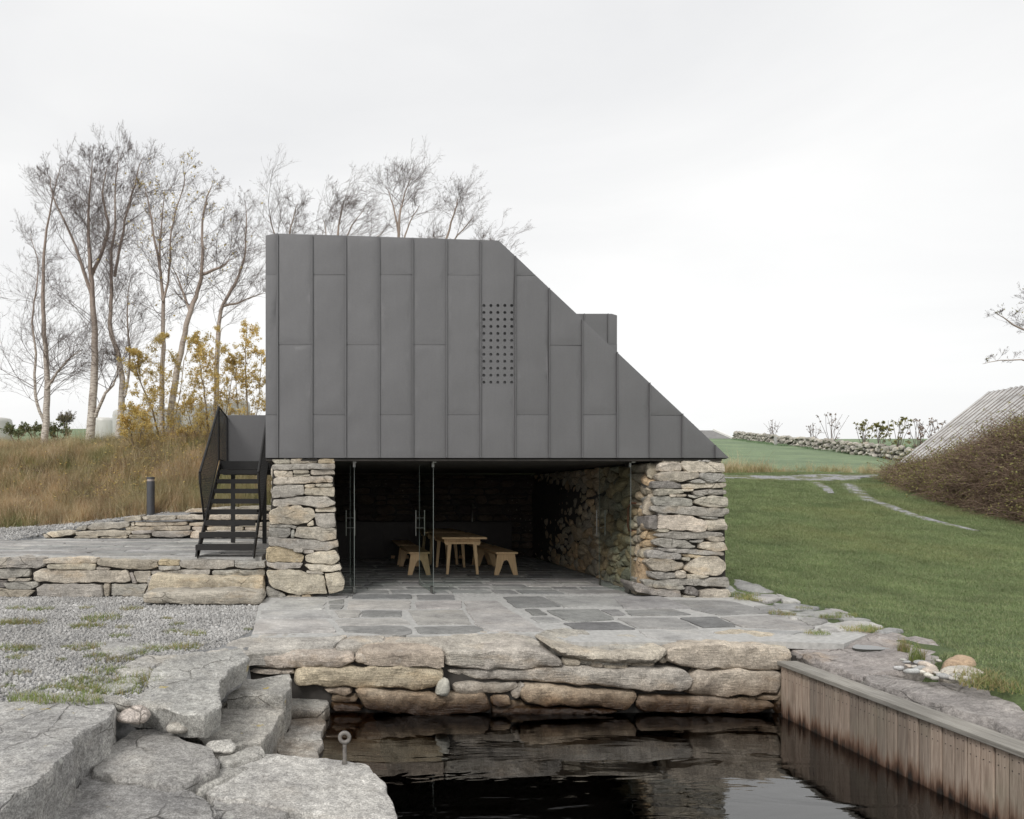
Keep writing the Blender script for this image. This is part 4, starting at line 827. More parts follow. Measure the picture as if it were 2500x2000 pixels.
boulder('500,900 560,785 770,778 826,797 822,850 785,905', 2, -0.60, 0.4, 'small step slab with a brown wet stain', (0.33, 0.33, 0.32), bev=0.014)
boulder('435,1090 540,1040 548,962 780,942 790,990 745,1195 730,1215 500,1190', 2, -0.66, 0.5, 'narrow plain grey slab forming the lowest dry step', (0.36, 0.365, 0.36), bev=0.012)
boulder('760,1090 800,905 1110,910 1130,1030 1140,1130 1180,1330 1080,1330 900,1230 760,1210', 2, -0.79, 0.5, 'sunken brown slab just under the water', (0.05, 0.036, 0.024), mat='bedrock')
SM = dict(bev=0.06, bulge=0.05, amp=0.008, res=0.025, rough=0.006, taper=0.1, name='shore_stone', cat='stone')
def cobble(cx, cy, w, h, z, lab, c_, seed, k=1):
    ox, oy, s_ = CROP[k]; v, f = rock_mesh(seed, 3); o = mesh_obj('shore_stone', v, f, MT['boulder'], None, True); q = gz(ox + cx / s_, oy + (cy + h * 0.35) / s_, z); u = q.y / F / s_
    o.location = q + Vector((0, w * u * 0.35, h * u * 0.42)); o.scale = (w * u * 0.52, w * u * 0.45, h * u * 0.5); o.color = (*c_, 1); return tag(o, lab, 'stone')
cobble(797, 1125, 185, 95, -0.14, 'rounded pinkish stone wedged under the pointed boulder', (0.37, 0.34, 0.325), 41)
cobble(735, 1050, 80, 80, -0.06, 'small grey stone filling the gap beside the massive boulder', (0.31, 0.31, 0.30), 42)
cobble(1062, 1190, 125, 75, -0.23, 'small angular stone propping up the pointed boulder', (0.34, 0.33, 0.31), 43)
cobble(1330, 1312, 160, 80, -0.345, 'rounded whitish stone beside the lichen dotted step', (0.40, 0.40, 0.39), 44)
SM2 = dict(SM, bev=0.02, bulge=0.01, amp=0.012)
boulder('1310,1345 1560,1278 1592,1320 1470,1375 1330,1408', 1, -0.33, 0.2, 'flat rectangular stone chip above the eyebolt slab', (0.34, 0.34, 0.33), **SM2)
boulder('1130,1545 1330,1412 1500,1400 1480,1420 1215,1560', 1, -0.34, 0.2, 'slim pale chip with lichen along the eyebolt slab', (0.35, 0.35, 0.34), **SM2)
EDGE = dict(name='edging_stone', cat='stone', bev=0.02, bulge=0.008, amp=0.012, res=0.05, taper=0.0)
boulder('90,992 400,967 765,987 700,1008 350,1012 95,1008', 1, -0.022, 0.1, 'thin edging slab topped with moss behind the massive boulder', (0.33, 0.33, 0.32), **EDGE)
boulder('750,800 880,742 1100,737 1000,780 880,805', 1, -0.022, 0.09, 'pointed flat edging slab in grass above the pointed boulder', (0.36, 0.36, 0.35), **EDGE)
boulder('600,930 760,862 860,870 800,930 700,955', 1, -0.022, 0.08, 'triangular edging slab set flush in the gravel among grass', (0.35, 0.355, 0.35), **EDGE)
boulder('700,822 900,812 922,838 740,850', 1, -0.022, 0.08, 'slim edging slab between two grass clumps at the gravel edge', (0.37, 0.37, 0.36), **EDGE)
boulder('600,660 800,645 885,690 700,748 610,710', 1, -0.022, 0.08, 'flush grey slab half buried in the gravel', (0.33, 0.335, 0.335), **EDGE)

# ------------------------------------------------------------------ bedrock and stepping stones by the lawn
BR = dict(name='bedrock', cat='rock', mat='bedrock', slope=(0.06, 0.0))
boulder('262,575 360,535 560,518 830,512 1000,508 1250,562 1440,655 1330,690 1040,702 1085,765 860,778 770,805 500,730 370,670 345,620', 4, -0.095, 0.4, 'low purple grey bedrock with a shallow rain puddle between lawn and timber quay', (0.29, 0.272, 0.268), bev=0.05, amp=0.03, taper=0.0, res=0.06, **BR)
boulder('760,815 850,785 1000,778 1200,822 1500,852 1700,902 1960,935 2200,1000 2300,1500 1858,1245 1500,1095 1200,975 900,870', 4, -0.105, 0.4, 'long rough bedrock slab with ochre moss behind the timber quay', (0.27, 0.258, 0.255), bev=0.05, amp=0.035, taper=0.0, res=0.07, **BR)
ST = dict(name='stepping_stone', cat='paving stone', bev=0.02, bulge=0.01, amp=0.01, res=0.06, mat='slab', group='stepping stones along the lawn edge')
for s in ('-40,165 110,200 242,255 90,250 0,235', '70,262 240,262 277,290 200,315 110,300', '240,322 380,327 540,350 480,362 250,355', '100,337 238,342 248,360 150,368', '320,387 600,368 780,415 640,408 400,403', '395,425 450,410 590,430 540,453 460,463', '525,482 650,442 850,437 950,470 800,493 560,503', '-10,238 60,262 20,285 -40,270', '250,262 330,285 420,312 300,318 285,300', '560,352 680,368 740,392 620,375', '190,377 260,366 325,385 250,397', '650,418 800,420 880,432 700,436', '960,480 1080,500 1000,512 880,505', '-60,205 0,245 -50,262 -90,250', '330,408 395,412 390,432 340,425'):
    boulder(s, 4, 0.012, 0.08, 'irregular flat stepping stone in the grass at the lawn edge', pal(MIDG + LIGHT[:1]), **ST)
PB = dict(bev=0.05, bulge=0.04, amp=0.008, res=0.03, rough=0.008, taper=0.15, rad=0.1, mat='pebble', name='loose_stone', cat='stone')
boulder('1320,700 1400,672 1550,692 1562,725 1330,735', 4, 0.02, 0.12, 'rust stained stone block at the edge of the lawn', (0.36, 0.27, 0.19), **PB)
boulder('1300,752 1400,737 1500,738 1650,780 1560,800 1330,788', 4, 0.0, 0.1, 'long white stone lying at the edge of the lawn', (0.48, 0.46, 0.42), **PB)
pr_ = random.Random(5)
for i, (px_, py_, w_) in enumerate([(1045, 765, 28), (1100, 725, 22), (1110, 750, 20), (1200, 730, 42), (1230, 745, 48), (1305, 715, 20), (1180, 770, 36), (1130, 785, 40), (1250, 780, 46), (1310, 805, 30), (1240, 812, 36), (1340, 820, 40), (1190, 790, 24), (1420, 815, 34), (1490, 840, 40), (1400, 835, 26), (1280, 830, 22), (1075, 710, 18), (1150, 755, 20), (1360, 790, 20)]):
    v, f = rock_mesh(i % 7 + 31, 2); o = mesh_obj('loose_stone', v, f, MT['pebble'], None, True); q = gzp(1800 + px_ / 2.654, 1350 + (py_ + w_ * 0.3) / 2.654, -0.06, (4.87, 6.4), (0.06, 0.0)); s = w_ / 2.654 * q.y / F
    o.location = q + Vector((0, 0, s * 0.3 + 0.025)); o.scale = (s * 1.05, s * pr_.uniform(0.7, 1.0), s * pr_.uniform(0.45, 0.65)); o.rotation_euler = (pr_.uniform(-0.2, 0.2), pr_.uniform(-0.2, 0.2), pr_.uniform(0, 3)); o.color = (*pal([(0.50, 0.49, 0.46), (0.42, 0.42, 0.41), (0.32, 0.33, 0.34), (0.45, 0.40, 0.36)]), 1)
    tag(o, 'small loose pale stone in the heap on the bedrock', 'stone', 'loose stones heaped on the bedrock')

# ------------------------------------------------------------------ timber quay
tq = empty('timber_quay', (4.68, 5.0, -0.72), 'weathered timber quay side of upright planks with rusty waterline and flat cap', 'quay')
wb = 0.1046; y = 7.19; nl = MB()
while y > 1.2:
    dx = RNG.uniform(-0.004, 0.004); m_ = MB(); m_.box((-0.0 + dx, y - wb + 0.004 - 5, -0.9), (0.035 + dx, y - 0.004 - 5, 0.52)); o = m_.build('plank', MT['timber'], tq, bevel=0.006)
    for zz in (0.475, 0.40):
        for yy in (0.28, 0.72): nl.box((-0.004 + dx, y - wb * yy - 0.0025 - 5, zz - 0.0025), (0.001 + dx, y - wb * yy + 0.0025 - 5, zz + 0.0025))
    y -= wb
nl.build('nails', MT['steel_black'], tq)['kind'] = 'stuff'
yc = 7.21
for L_ in (2.9, 2.4, 2.0):
    MB().box((-0.03, yc - L_ + 0.006 - 5, 0.523), (0.185, yc - 5, 0.566)).build('cap_board', MT['timber_cap'], tq, bevel=0.006); yc -= L_
MB().box((0.04, -4.0, -0.9), (0.12, 2.17, 0.52)).build('backing', MT['timber_cap'], tq)

# ------------------------------------------------------------------ iron eyebolt
eb = gz(500 + 920 / 2.695, 1400 + 1250 / 2.695, -0.36); eb.z = -0.36
sc_ = eb.y / F; hgt = (1250 - 1080) / 2.695 * sc_
et = empty('eyebolt', eb, 'grey iron mooring eyebolt standing in the pale slab', 'eyebolt')
MB().tube([(0, 0, -0.03), (0, 0, hgt - 0.048)], 0.0145, 12).tube([(0, 0, 0.0), (0, 0, 0.012)], 0.02, 12).build('shank', MT['galv'], et, True)
rr = 0.034; m_ = MB(); m_.tube([(rr * math.cos(a) , 0, hgt + rr * math.sin(a)) for a in np.linspace(0, 2 * math.pi, 25)], 0.0145, 10, cap=False); m_.build('ring', MT['galv'], et, True, 80)

# ------------------------------------------------------------------ glass doors
def glass_door(x_front, x_far, lab):
    yf, yb = 10.98, 10.98 + 1.02; a = Vector(((x_front - CX) / F * yf, yf, 0)); b = Vector(((x_far - CX) / F * yb, yb, 0)); zt = 2.06; d = (b - a).normalized(); n = Vector((d.y, -d.x, 0))
    t = empty('glass_door', a, lab, 'glass door'); L_ = (b - a).length
    def P(u, v, z): return d * u + n * v + Vector((0, 0, z))
    m_ = MB(); th = 0.004
    v = [P(u, s, z) for z in (0.015, zt) for u, s in ((0, -th), (L_, -th), (L_, th), (0, th))]
    m_.add(v, [(0, 1, 5, 4)], 0); m_.add(v, [(2, 3, 7, 6)], 0); m_.add(v, [(1, 2, 6, 5), (3, 0, 4, 7), (4, 5, 6, 7), (3, 2, 1, 0)], 1); m_.build('pane', [MT['glass'], MT['glass_edge']], t)
    for z0, z1 in ((0.012, 0.11), (zt - 0.06, zt + 0.02)):
        q = [P(u, s, z0) for u, s in ((0.02, -0.018), (0.15, -0.018), (0.15, 0.018), (0.02, 0.018))]; m_ = MB(); m_.prism(q, (0, 0, z1 - z0)); m_.build('patch_fitting', MT['steel'], t)
    q = [P(u, s, 0.012) for u, s in ((L_ - 0.04, -0.014), (L_ - 0.01, -0.014), (L_ - 0.01, 0.014), (L_ - 0.04, 0.014))]; m_ = MB(); m_.prism(q, (0, 0, 0.12)); m_.build('floor_bolt', MT['steel'], t)
    u = L_ - 0.06; m_ = MB()
    for s in (-0.075, 0.075): m_.tube([P(u, s, 0.86), P(u, s, 1.30)], 0.0095, 10)
    for z in (0.995, 1.165): m_.tube([P(u, -0.075, z), P(u, 0.075, z)], 0.006, 8)
    m_.build('handle', MT['steel'], t, True); m_ = MB(); m_.prism([P(x, s, zt + 0.005) for x, s in ((-0.08, -0.03), (0.14, -0.03), (0.14, 0.03), (-0.08, 0.03))], (0, 0, 0.02)); m_.build('top_plate', MT['steel'], t)
glass_door(865, 855, 'open frameless glass door beside the squared stone pier')
glass_door(1058, 1024, 'open frameless glass door in front of the tables and benches')
glass_door(1540, 1463, 'open frameless glass door beside the rough long stone wall')

# ------------------------------------------------------------------ tables and benches
def table(x0, x1, y0, y1, lab):
    h = 0.74; c = Vector(((x0 + x1) / 2, (y0 + y1) / 2, 0)); hw, hl = (x1 - x0) / 2, (y1 - y0) / 2; t = empty('wooden_table', c, lab, 'table')
    for a, b in ((-hw, 0.085), (0.09, hw)): MB().box((a, -hl, h - 0.036), (b, hl, h)).build('plank', MT['pine_y'], t, bevel=0.004)
    lx, ly = hw - 0.14, hl - 0.25
    for sy in (-1, 1):
        MB().box((-lx - 0.06, sy * ly - 0.03, h - 0.10), (lx + 0.06, sy * ly + 0.03, h - 0.037)).build('batten', MT['pine_z'], t, bevel=0.004)
        MB().prism([(-lx - 0.03, sy * ly - 0.052, h - 0.17), (-lx + 0.10, sy * ly - 0.052, h - 0.145), (lx - 0.10, sy * ly - 0.052, h - 0.145), (lx + 0.03, sy * ly - 0.052, h - 0.17), (lx + 0.07, sy * ly - 0.052, h - 0.10), (-lx - 0.07, sy * ly - 0.052, h - 0.10)], (0, 0.02, 0)).build('brace', MT['pine_z'], t)
        for sx in (-1, 1):
            tx = lx - 0.05; q = []
            for (w, xx, yy, z) in ((0.078, tx, ly, h - 0.10), (0.05, lx, ly + 0.03, 0.0)):
                q.append([(sx * xx - w / 2, sy * yy - 0.025, z), (sx * xx + w / 2, sy * yy - 0.025, z), (sx * xx + w / 2, sy * yy + 0.025, z), (sx * xx - w / 2, sy * yy + 0.025, z)])
            m_ = MB(); m_.add(q[1] + q[0], [(3, 2, 1, 0), (4, 5, 6, 7), (0, 1, 5, 4), (1, 2, 6, 5), (2, 3, 7, 6), (3, 0, 4, 7)]); m_.build('leg', MT['pine_z'], t, bevel=0.005)
    for sx in (-1, 1): MB().box((sx * (lx + 0.02) - 0.015, -ly, h - 0.13), (sx * (lx + 0.02) + 0.015, ly, h - 0.04)).build('apron', MT['pine_y'], t)
    return t
def bench(x0, x1, y0, y1, lab):
    h = 0.45; c = Vector(((x0 + x1) / 2, (y0 + y1) / 2, 0)); hw, hl = (x1 - x0) / 2, (y1 - y0) / 2; t = empty('wooden_bench', c, lab, 'bench')
    for a, b in ((-hw, -0.002), (0.003, hw)): MB().box((a, -hl, h - 0.032), (b, hl, h)).build('plank', MT['pine_y'], t, bevel=0.004)
    for sy in (-1, 1):
        yb = sy * (hl - 0.08); z1 = h - 0.033; ft = hw + 0.015; arch = [(-0.105, 0.10), (-0.065, 0.22), (-0.048, 0.265), (-0.022, 0.288), (0.022, 0.288), (0.048, 0.265), (0.065, 0.22), (0.105, 0.10)]
        pr = [(-ft, 0.0), (-ft + 0.085, 0.0)] + arch + [(ft - 0.085, 0.0), (ft, 0.0), (hw - 0.045, z1), (-hw + 0.045, z1)]
        # two legs joined over an arch, as one trestle board: split in quads to stay planar
        L_ = [(-ft, 0), (-ft + 0.085, 0), (-0.105, 0.10), (-0.065, 0.22), (-0.048, 0.265), (-0.022, 0.288), (0, 0.29), (0, z1), (-hw + 0.045, z1)]
        m_ = MB()
        for s in (1, -1):
            q = [(s * px_, yb - 0.017, pz) for px_, pz in L_]
            if s < 0: q = q[::-1]
            m_.prism(q, (0, 0.034, 0))
        m_.build('trestle', MT['pine_z'], t)
    MB().box((-0.02, -hl + 0.10, h - 0.12), (0.02, hl - 0.10, h - 0.034)).build('rail', MT['pine_y'], t)
    return t
table(2.205, 3.075, 13.44, 15.2, 'pine plank table behind the glass door, close to the room opening')
table(2.15, 3.03, 15.35, 17.05, 'second pine table standing deep in the dark room')
bench(3.25, 3.68, 13.46, 15.3, 'pine bench between the table and the long stone wall, close to the opening')
bench(1.57, 1.985, 13.46, 15.25, 'pine bench seen through the glass door, close to the opening')
bench(3.22, 3.64, 15.42, 17.1, 'pine bench deep in the room towards the long stone wall')
bench(1.56, 1.97, 15.4, 17.1, 'pine bench deep in the dark room behind the glass door')
cb = empty('cabinet', (1.6, 17.02, 0), 'dark low cabinet along the back wall of the room', 'cabinet')
MB().box((-1.5, 0, 0.0), (2.9, 0.24, 0.86)).build('carcass', MT['cabinet'], cb); MB().box((-1.52, -0.03, 0.861), (2.92, 0.24, 0.89)).build('worktop', MT['cabinet'], cb)
for i in range(7): MB().box((-1.49 + i * 0.625, -0.02, 0.08), (-1.49 + i * 0.625 + 0.615, -0.002, 0.85)).build('door', MT['cabinet'], cb)
tp = at(1153, 1245, 17.2); tpe = empty('water_tap', (tp.x, 17.2, 0.89), 'small shiny steel tap above the dark cabinet', 'tap')
MB().tube([(0, 0, 0), (0, 0, tp.z - 0.89 + 0.1), (0, -0.05, tp.z - 0.89 + 0.15), (0, -0.12, tp.z - 0.89 + 0.13), (0, -0.13, tp.z - 0.89 + 0.05)], 0.016, 10).build('spout', MT['steel'], tpe, True); MB().tube([(0, 0, tp.z - 0.85), (0.08, -0.02, tp.z - 0.83)], 0.014, 8).build('lever', MT['steel'], tpe, True)
# rusty bent bar on the long wall
yb_ = 11.35; ra = at(1300 + 905 / 3.92, 1080 + 745 / 3.92, yb_); xw = inner_x(yb_, 1.2)
MBr = MB(); MBr.tube([(xw + 0.02, yb_ - 0.12, 1.42), (xw - 0.08, yb_ - 0.05, 1.43), (xw - 0.11, yb_, 1.36), (xw - 0.11, yb_ + 0.02, 1.05), (xw - 0.10, yb_, 0.98), (xw + 0.02, yb_ - 0.08, 0.97)], 0.016, 8)
o = MBr.build('iron_bar', MT['rust'], None, True, loc=(xw, yb_, 1.2)); tag(o, 'rusty bent iron bar set in the long stone wall', 'iron bar')

# ------------------------------------------------------------------ steel staircase
x0, x1, zT = -2.08, -1.18, 0.585
sp_ = Vector((-1.63, 11.1, zT)); st_ = empty('staircase', sp_, 'black steel staircase with open treads and wire mesh sides', 'staircase')
def S(p): return Vector(p) - sp_
ny, y0s, go, ri = 9, 11.05, 0.305, 0.181
for i in range(1, ny + 1):
    z = zT + ri * i; y = y0s + go * (i - 1); xa, xb = (x0 - 0.02, x1 + 0.02) if i < 3 else (x0 + 0.03, x1 - 0.03)
    if i == 9: continue
    m_ = MB(); m_.box(S((xa, y, z - 0.085)), S((xb, y + 0.006, z))); m_.box(S((xa, y + 0.006, z - 0.007)), S((xb, y + 0.27, z - 0.001))); m_.box(S((xa, y + 0.27, z - 0.05)), S((xb, y + 0.276, z))); m_.build('tread', MT['steel_black'], st_)
zL = zT + ri * 9; yL = y0s + go * 8
m_ = MB(); m_.box(S((x0 - 0.02, yL, zL - 0.16)), S((-1.0, yL + 1.15, zL - 0.0))); m_.build('landing', MT['steel_black'], st_)
for xx in (x0, x1):
    m_ = MB(); m_.bar(S((xx, y0s + 0.06, zT + 0.02)), S((xx, yL + 0.06, zL - 0.07)), 0.022, 0.17); m_.prism([S((xx - 0.011, y0s - 0.09, zT)), S((xx + 0.011, y0s - 0.09, zT)), S((xx + 0.011, y0s + 0.12, zT)), S((xx - 0.011, y0s + 0.12, zT))], (0, 0.13, 0.15)); m_.build('stringer', MT['steel_black'], st_)
    # mesh balustrade: frame bars with a real wire grid
    xo = xx + (-0.035 if xx == x0 else 0.035); yb0, yb1 = 11.62, yL + 0.02
    A, B = Vector((xo, yb0 + 0.32, zT + ri * 2 + 0.16)), Vector((xo, yb1, zL + 0.05)); C, D = Vector((xo, yb1, zL + 1.05)), Vector((xo, yb0 - 0.1, zT + ri * 2 + 0.98)); E_ = Vector((xo, yb0 - 0.08, zT + ri * 2 + 0.80))
    fr_ = MB(); R_ = 0.017
    for a, b, r_ in ((C, D, 0.024), (D, E_, 0.024), (E_, A, R_), (A, B, R_ * 0.7), (B, C, R_)): fr_.tube([S(a), S(b)], r_, 8)
    bal = fr_.build('balustrade', MT['steel_black'], st_, True)
    poly = np.array([(p.y, p.z) for p in (A, B, C, D, E_)]); w_ = MB(); stp = 0.030
    def clip(fix, val):
        out = []
        for i in range(len(poly)):
            p, q = poly[i], poly[(i + 1) % len(poly)]
            if (p[fix] - val) * (q[fix] - val) < 0: out.append(p[1 - fix] + (q[1 - fix] - p[1 - fix]) * (val - p[fix]) / (q[fix] - p[fix]))
        return sorted(out)
    for fix in (0, 1):
        v = poly[:, fix].min() + 0.02
        while v < poly[:, fix].max():
            c_ = clip(fix, v)
            if len(c_) >= 2:
                a, b = ((xo, v, c_[0]), (xo, v, c_[-1])) if fix == 0 else ((xo + 0.006, c_[0], v), (xo + 0.006, c_[-1], v)); w_.tube([S(a), S(b)], 0.0025, 4, cap=False)
            v += stp
    w_.build('wire_mesh', MT['steel_black'], bal)
xo = x0 - 0.035; A = [Vector((xo, yL + 0.05, zL + 0.03)), Vector((xo, yL + 1.12, zL + 0.03)), Vector((xo, yL + 1.12, zL + 0.98)), Vector((xo, yL + 0.05, zL + 1.05))]
fr_ = MB()
for i in range(4): fr_.tube([S(A[i]), S(A[(i + 1) % 4])], 0.016, 8)
bal = fr_.build('balustrade', MT['steel_black'], st_, True); w_ = MB(); v = 0.05
while v < 1.1: w_.tube([S((xo, yL + v, zL + 0.03)), S((xo, yL + v, zL + 1.0))], 0.0025, 4, cap=False); v += 0.030
v = 0.05
while v < 1.0: w_.tube([S((xo + 0.006, yL + 0.05, zL + v)), S((xo + 0.006, yL + 1.12, zL + v))], 0.0025, 4, cap=False); v += 0.030
w_.build('wire_mesh', MT['steel_black'], bal)
o = MB().box(S((x0 - 0.03, yL + 1.15, zL - 0.05)), S((-0.97, yL + 1.19, zL + 1.02))).build('landing_wall', MT['zinc'], st_)
for xx, yy in ((-1.93, 14.2), (-1.27, 14.0)): MB().box(S((xx - 0.04, yy - 0.04, zT)), S((xx + 0.04, yy + 0.04, zL - 0.16))).build('post', MT['steel_black'], st_)
MB().box(S((x0, yL + 0.3, zL - 0.26)), S((-1.0, yL + 0.38, zL - 0.161))).build('beam', MT['steel_black'], st_)

# ------------------------------------------------------------------ bollard lamp
bp = at(368, 1253, 16.9); bz = Hs(bp.x, 16.9) - 0.02; hb = at(368, 1165, 16.9).z - bz
bl = empty('bollard_lamp', (bp.x, 16.9, bz), 'grey cylindrical bollard lamp in front of the dry grass bank', 'bollard')
MB().tube([(0, 0, 0), (0, 0, hb - 0.10)], 0.098, 24).build('post', MT['bollard'], bl, True); MB().tube([(0, 0, hb - 0.10), (0, 0, hb - 0.045)], 0.088, 24).build('lamp_lens', MT['lens'], bl, True); MB().tube([(0, 0, hb - 0.045), (0, 0, hb - 0.005), (0, 0, hb)], [0.1, 0.1, 0.09], 24).build('cap', MT['bollard'], bl, True)

# ------------------------------------------------------------------ tracks of gravel on the grass
def ribbon(name, px, widths, mat, label, lift=0.02):
    pts = [ray(x, y, 11.0, 60.0) for x, y in px]; fine = []
    for i in range(len(pts) - 1):
        for t in np.linspace(0, 1, 14, endpoint=False): fine.append((pts[i].lerp(pts[i + 1], t), widths[i] + (widths[i + 1] - widths[i]) * t))
    fine.append((pts[-1], widths[-1])); v = []; f = []
    for i, (p, w) in enumerate(fine):
        d = (fine[min(i + 1, len(fine) - 1)][0] - fine[max(i - 1, 0)][0]); d.z = 0; d.normalize(); n = Vector((-d.y, d.x, 0))
        for j in range(7):
            u = (j / 6 - 0.5); wj = w * (1 + 0.9 * noise.noise(Vector((i * 0.23, j * 0.01 + (5 if j > 3 else 0), len(px))))) if j in (0, 6) else w
            q = p + n * (u * wj); q.z = Hs(q.x, q.y) + noise.noise(Vector((q.x * 0.35, q.y * 0.35, 3.1))) * min(1, max(0, (q.y - 11) / 20)) * 0.12 + lift * (1 if 0 < j < 6 else -0.6); v.append(q)
        if i:
            for j in range(6): a = (i - 1) * 7 + j; f.append((a, a + 1, a + 8, a + 7))
    o = mesh_obj(name, v, f, mat, None, True); tag(o, label, 'track', kind='structure'); return [p for p, w in fine], o
def gravelmat():
    m = NT('gravel_track', 0.95); c = m.ramp(m.voro(26.0).outputs['Color'], 0.2, 0.9, (0.18, 0.18, 0.185), (0.42, 0.42, 0.425)); g = m.noise(1.6, 5, 0.7)
    c = m.mix(m.ramp(g, 0.48, 0.58), c, (0.12, 0.13, 0.05)); m.col(c); m.bump(m.voro(26.0).outputs['Distance'], 0.8, 0.03); return m.mat
MT['gtrack'] = gravelmat()
trk, _ = ribbon('gravel_track', [(1740, 1164), (1850, 1166), (1950, 1168), (2080, 1163), (2230, 1158), (2350, 1152)], [1.5, 1.9, 2.4, 1.7, 1.3, 1.2], MT['gtrack'], 'grey gravel track crossing between lawn and field')
rut1, _ = ribbon('wheel_rut', [(1990, 1178), (2010, 1190), (2030, 1207)], [0.5, 0.45, 0.2], MT['gtrack'], 'short gravel wheel rut leaving the track')
rut2, _ = ribbon('wheel_rut', [(2065, 1182), (2085, 1200), (2125, 1222), (2210, 1252), (2300, 1276), (2390, 1297)], [0.8, 0.75, 0.5, 0.4, 0.28, 0.1], MT['gtrack'], 'long gravel wheel rut curving across the lawn towards the thicket')

# ------------------------------------------------------------------ blades, tufts, pebbles used by the scattered cover
def tuft_mesh(n, rad, h0, h1, w, lean, seed, segs=2):
    r = random.Random(seed); v = []; f = []
    for _ in range(n):
        a = r.uniform(0, 6.283); d = rad * math.sqrt(r.random()); p = Vector((d * math.cos(a), d * math.sin(a), 0)); h = r.uniform(h0, h1); az = r.uniform(0, 6.283); l = r.uniform(0.15, 1.0) * lean
        t = Vector((math.cos(az), math.sin(az), 0)); s = Vector((-t.y, t.x, 0)); ww = w * r.uniform(0.6, 1.2); b = len(v)
        for i in range(segs + 1):
            u = i / segs; c = p + t * (l * h * u * u) + Vector((0, 0, h * u * (1 - 0.25 * l * u))); k = ww * (1 - u * 0.92)
            v += [c - s * k / 2, c + s * k / 2]
        for i in range(segs): f.append((b + 2 * i, b + 2 * i + 1, b + 2 * i + 3, b + 2 * i + 2))
    return v, f
def z_at(x, y):
    return H(x, y) + np.array([noise.noise(Vector((a * 0.35, b * 0.35, 3.1))) for a, b in zip(x, y)]) * np.clip((y - 11) / 20, 0, 1) * 0.12
def rnd_rot(n, tilt): return np.stack([NR.uniform(-tilt, tilt, n), NR.uniform(-tilt, tilt, n), NR.uniform(0, 6.283, n)], 1)
def stuff(name, label, cat): o = bpy.data.objects.new(name, bpy.data.meshes.new(name)); link(o); return tag(o, label, cat, kind='stuff')

# thicket outline on the lawn, from the foot of the thicket in the photo
HB = [ray(x, y, 12, 60) for x, y in [(2150, 1163), (2168, 1190), (2250, 1225), (2330, 1248), (2400, 1265), (2500, 1290), (2640, 1325)]]
hbx, hby = np.array([p.x for p in HB]), np.array([p.y for p in HB])
def hedge_in(X, Y):       # metres inside the thicket outline
    return (X - np.interp(Y, hby[::-1], hbx[::-1])) * 0.8 - 0.4
def edge_x(Y): return np.interp(Y, [0, 5.5, 7, 8, 10.7, 10.8, 18.4, 18.6, 60], [5.0, 5.0, 5.5, 5.7, 6.5, 6.42, 6.4, 4, 4])
def dist_poly(X, Y, pl):
    P = np.array([(p.x, p.y) for p in pl]); return np.sqrt(((np.stack([X, Y], 1)[:, None] - P[None]) ** 2).sum(2)).min(1)
N = 210000; Yr = 4 + 26.2 * NR.random(N) ** 0.85; Xr = NR.uniform(5, 27, N)
ok = (Xr > edge_x(Yr)) & (Xr < 1.12 * Yr + 1.2) & (hedge_in(Xr, Yr) < 0.25); Xr, Yr = Xr[ok], Yr[ok]
ok = (dist_poly(Xr, Yr, trk) > 0.75 + 0.4 * NR.random(len(Xr))) & (dist_poly(Xr, Yr, rut1) > 0.12 + 0.22 * NR.random(len(Xr))) & (dist_poly(Xr, Yr, rut2) > 0.10 + 0.2 * NR.random(len(Xr))); Xr, Yr = Xr[ok], Yr[ok]
STEP.append(np.array([(p.x, p.y) for p in [ray(x, y, 6) for x, y in [(1788, 1422), (1880, 1446), (1925, 1468), (2005, 1482), (2090, 1508), (2150, 1532), (2110, 1545), (2010, 1532), (1900, 1496), (1790, 1462)]]]))
for pg in STEP:
    ok = ~inside(np.stack([Xr, Yr], 1), pg); Xr, Yr = Xr[ok], Yr[ok]
lawn_src = [src_obj('lawn_tuft', *tuft_mesh(18, 0.08, 0.02, 0.05, 0.006, 0.9, s), MT['lawn']) for s in range(5)]
lg = stuff('lawn_grass', 'short mown green grass of the lawn', 'grass')
scatter(lg, np.stack([Xr, Yr, z_at(Xr, Yr) - 0.004], 1), rnd_rot(len(Xr), 0.15), (0.75 + 0.028 * Yr) * NR.uniform(0.75, 1.25, len(Xr)), NR.integers(0, 5, len(Xr)), lawn_src)
# dry grass of the bank
N = 15000; Xb = NR.uniform(-13.5, -0.3, N); Yb = NR.uniform(17.15, 24.2, N); ok = (Xb > -0.60 * Yb + 0.0) ; Xb, Yb = Xb[ok], Yb[ok]
bank_src = [src_obj('dry_tuft', *tuft_mesh(34, 0.14, 0.16, 0.55, 0.009, 0.95, 20 + s, 3), MT['dry']) for s in range(4)] + [src_obj('wild_tuft', *tuft_mesh(34, 0.16, 0.10, 0.36, 0.011, 1.0, 30 + s, 3), MT['wild']) for s in range(3)]
pn = np.array([noise.noise(Vector((a * 0.55, b * 0.8, 8.0))) for a, b in zip(Xb, Yb)]); pick = np.where(pn + NR.normal(0, 0.2, len(Xb)) > -0.05, NR.integers(4, 7, len(Xb)), NR.integers(0, 4, len(Xb)))
bank_src.append(src_obj('pale_stalk', *tuft_mesh(9, 0.10, 0.5, 0.95, 0.007, 0.55, 77, 4), MT['dry'])); pick = np.where(NR.random(len(Xb)) < 0.07, 7, pick)
bg = stuff('bank_grass', 'tall dry brown grass covering the bank below the birches', 'grass')
scatter(bg, np.stack([Xb, Yb, z_at(Xb, Yb) - 0.02], 1), rnd_rot(len(Xb), 0.35), NR.uniform(0.6, 1.2, len(Xb)) * (1 + 0.5 * np.array([noise.noise(Vector((a * 1.1, b * 1.1, 5.0))) for a, b in zip(Xb, Yb)])), pick, bank_src)
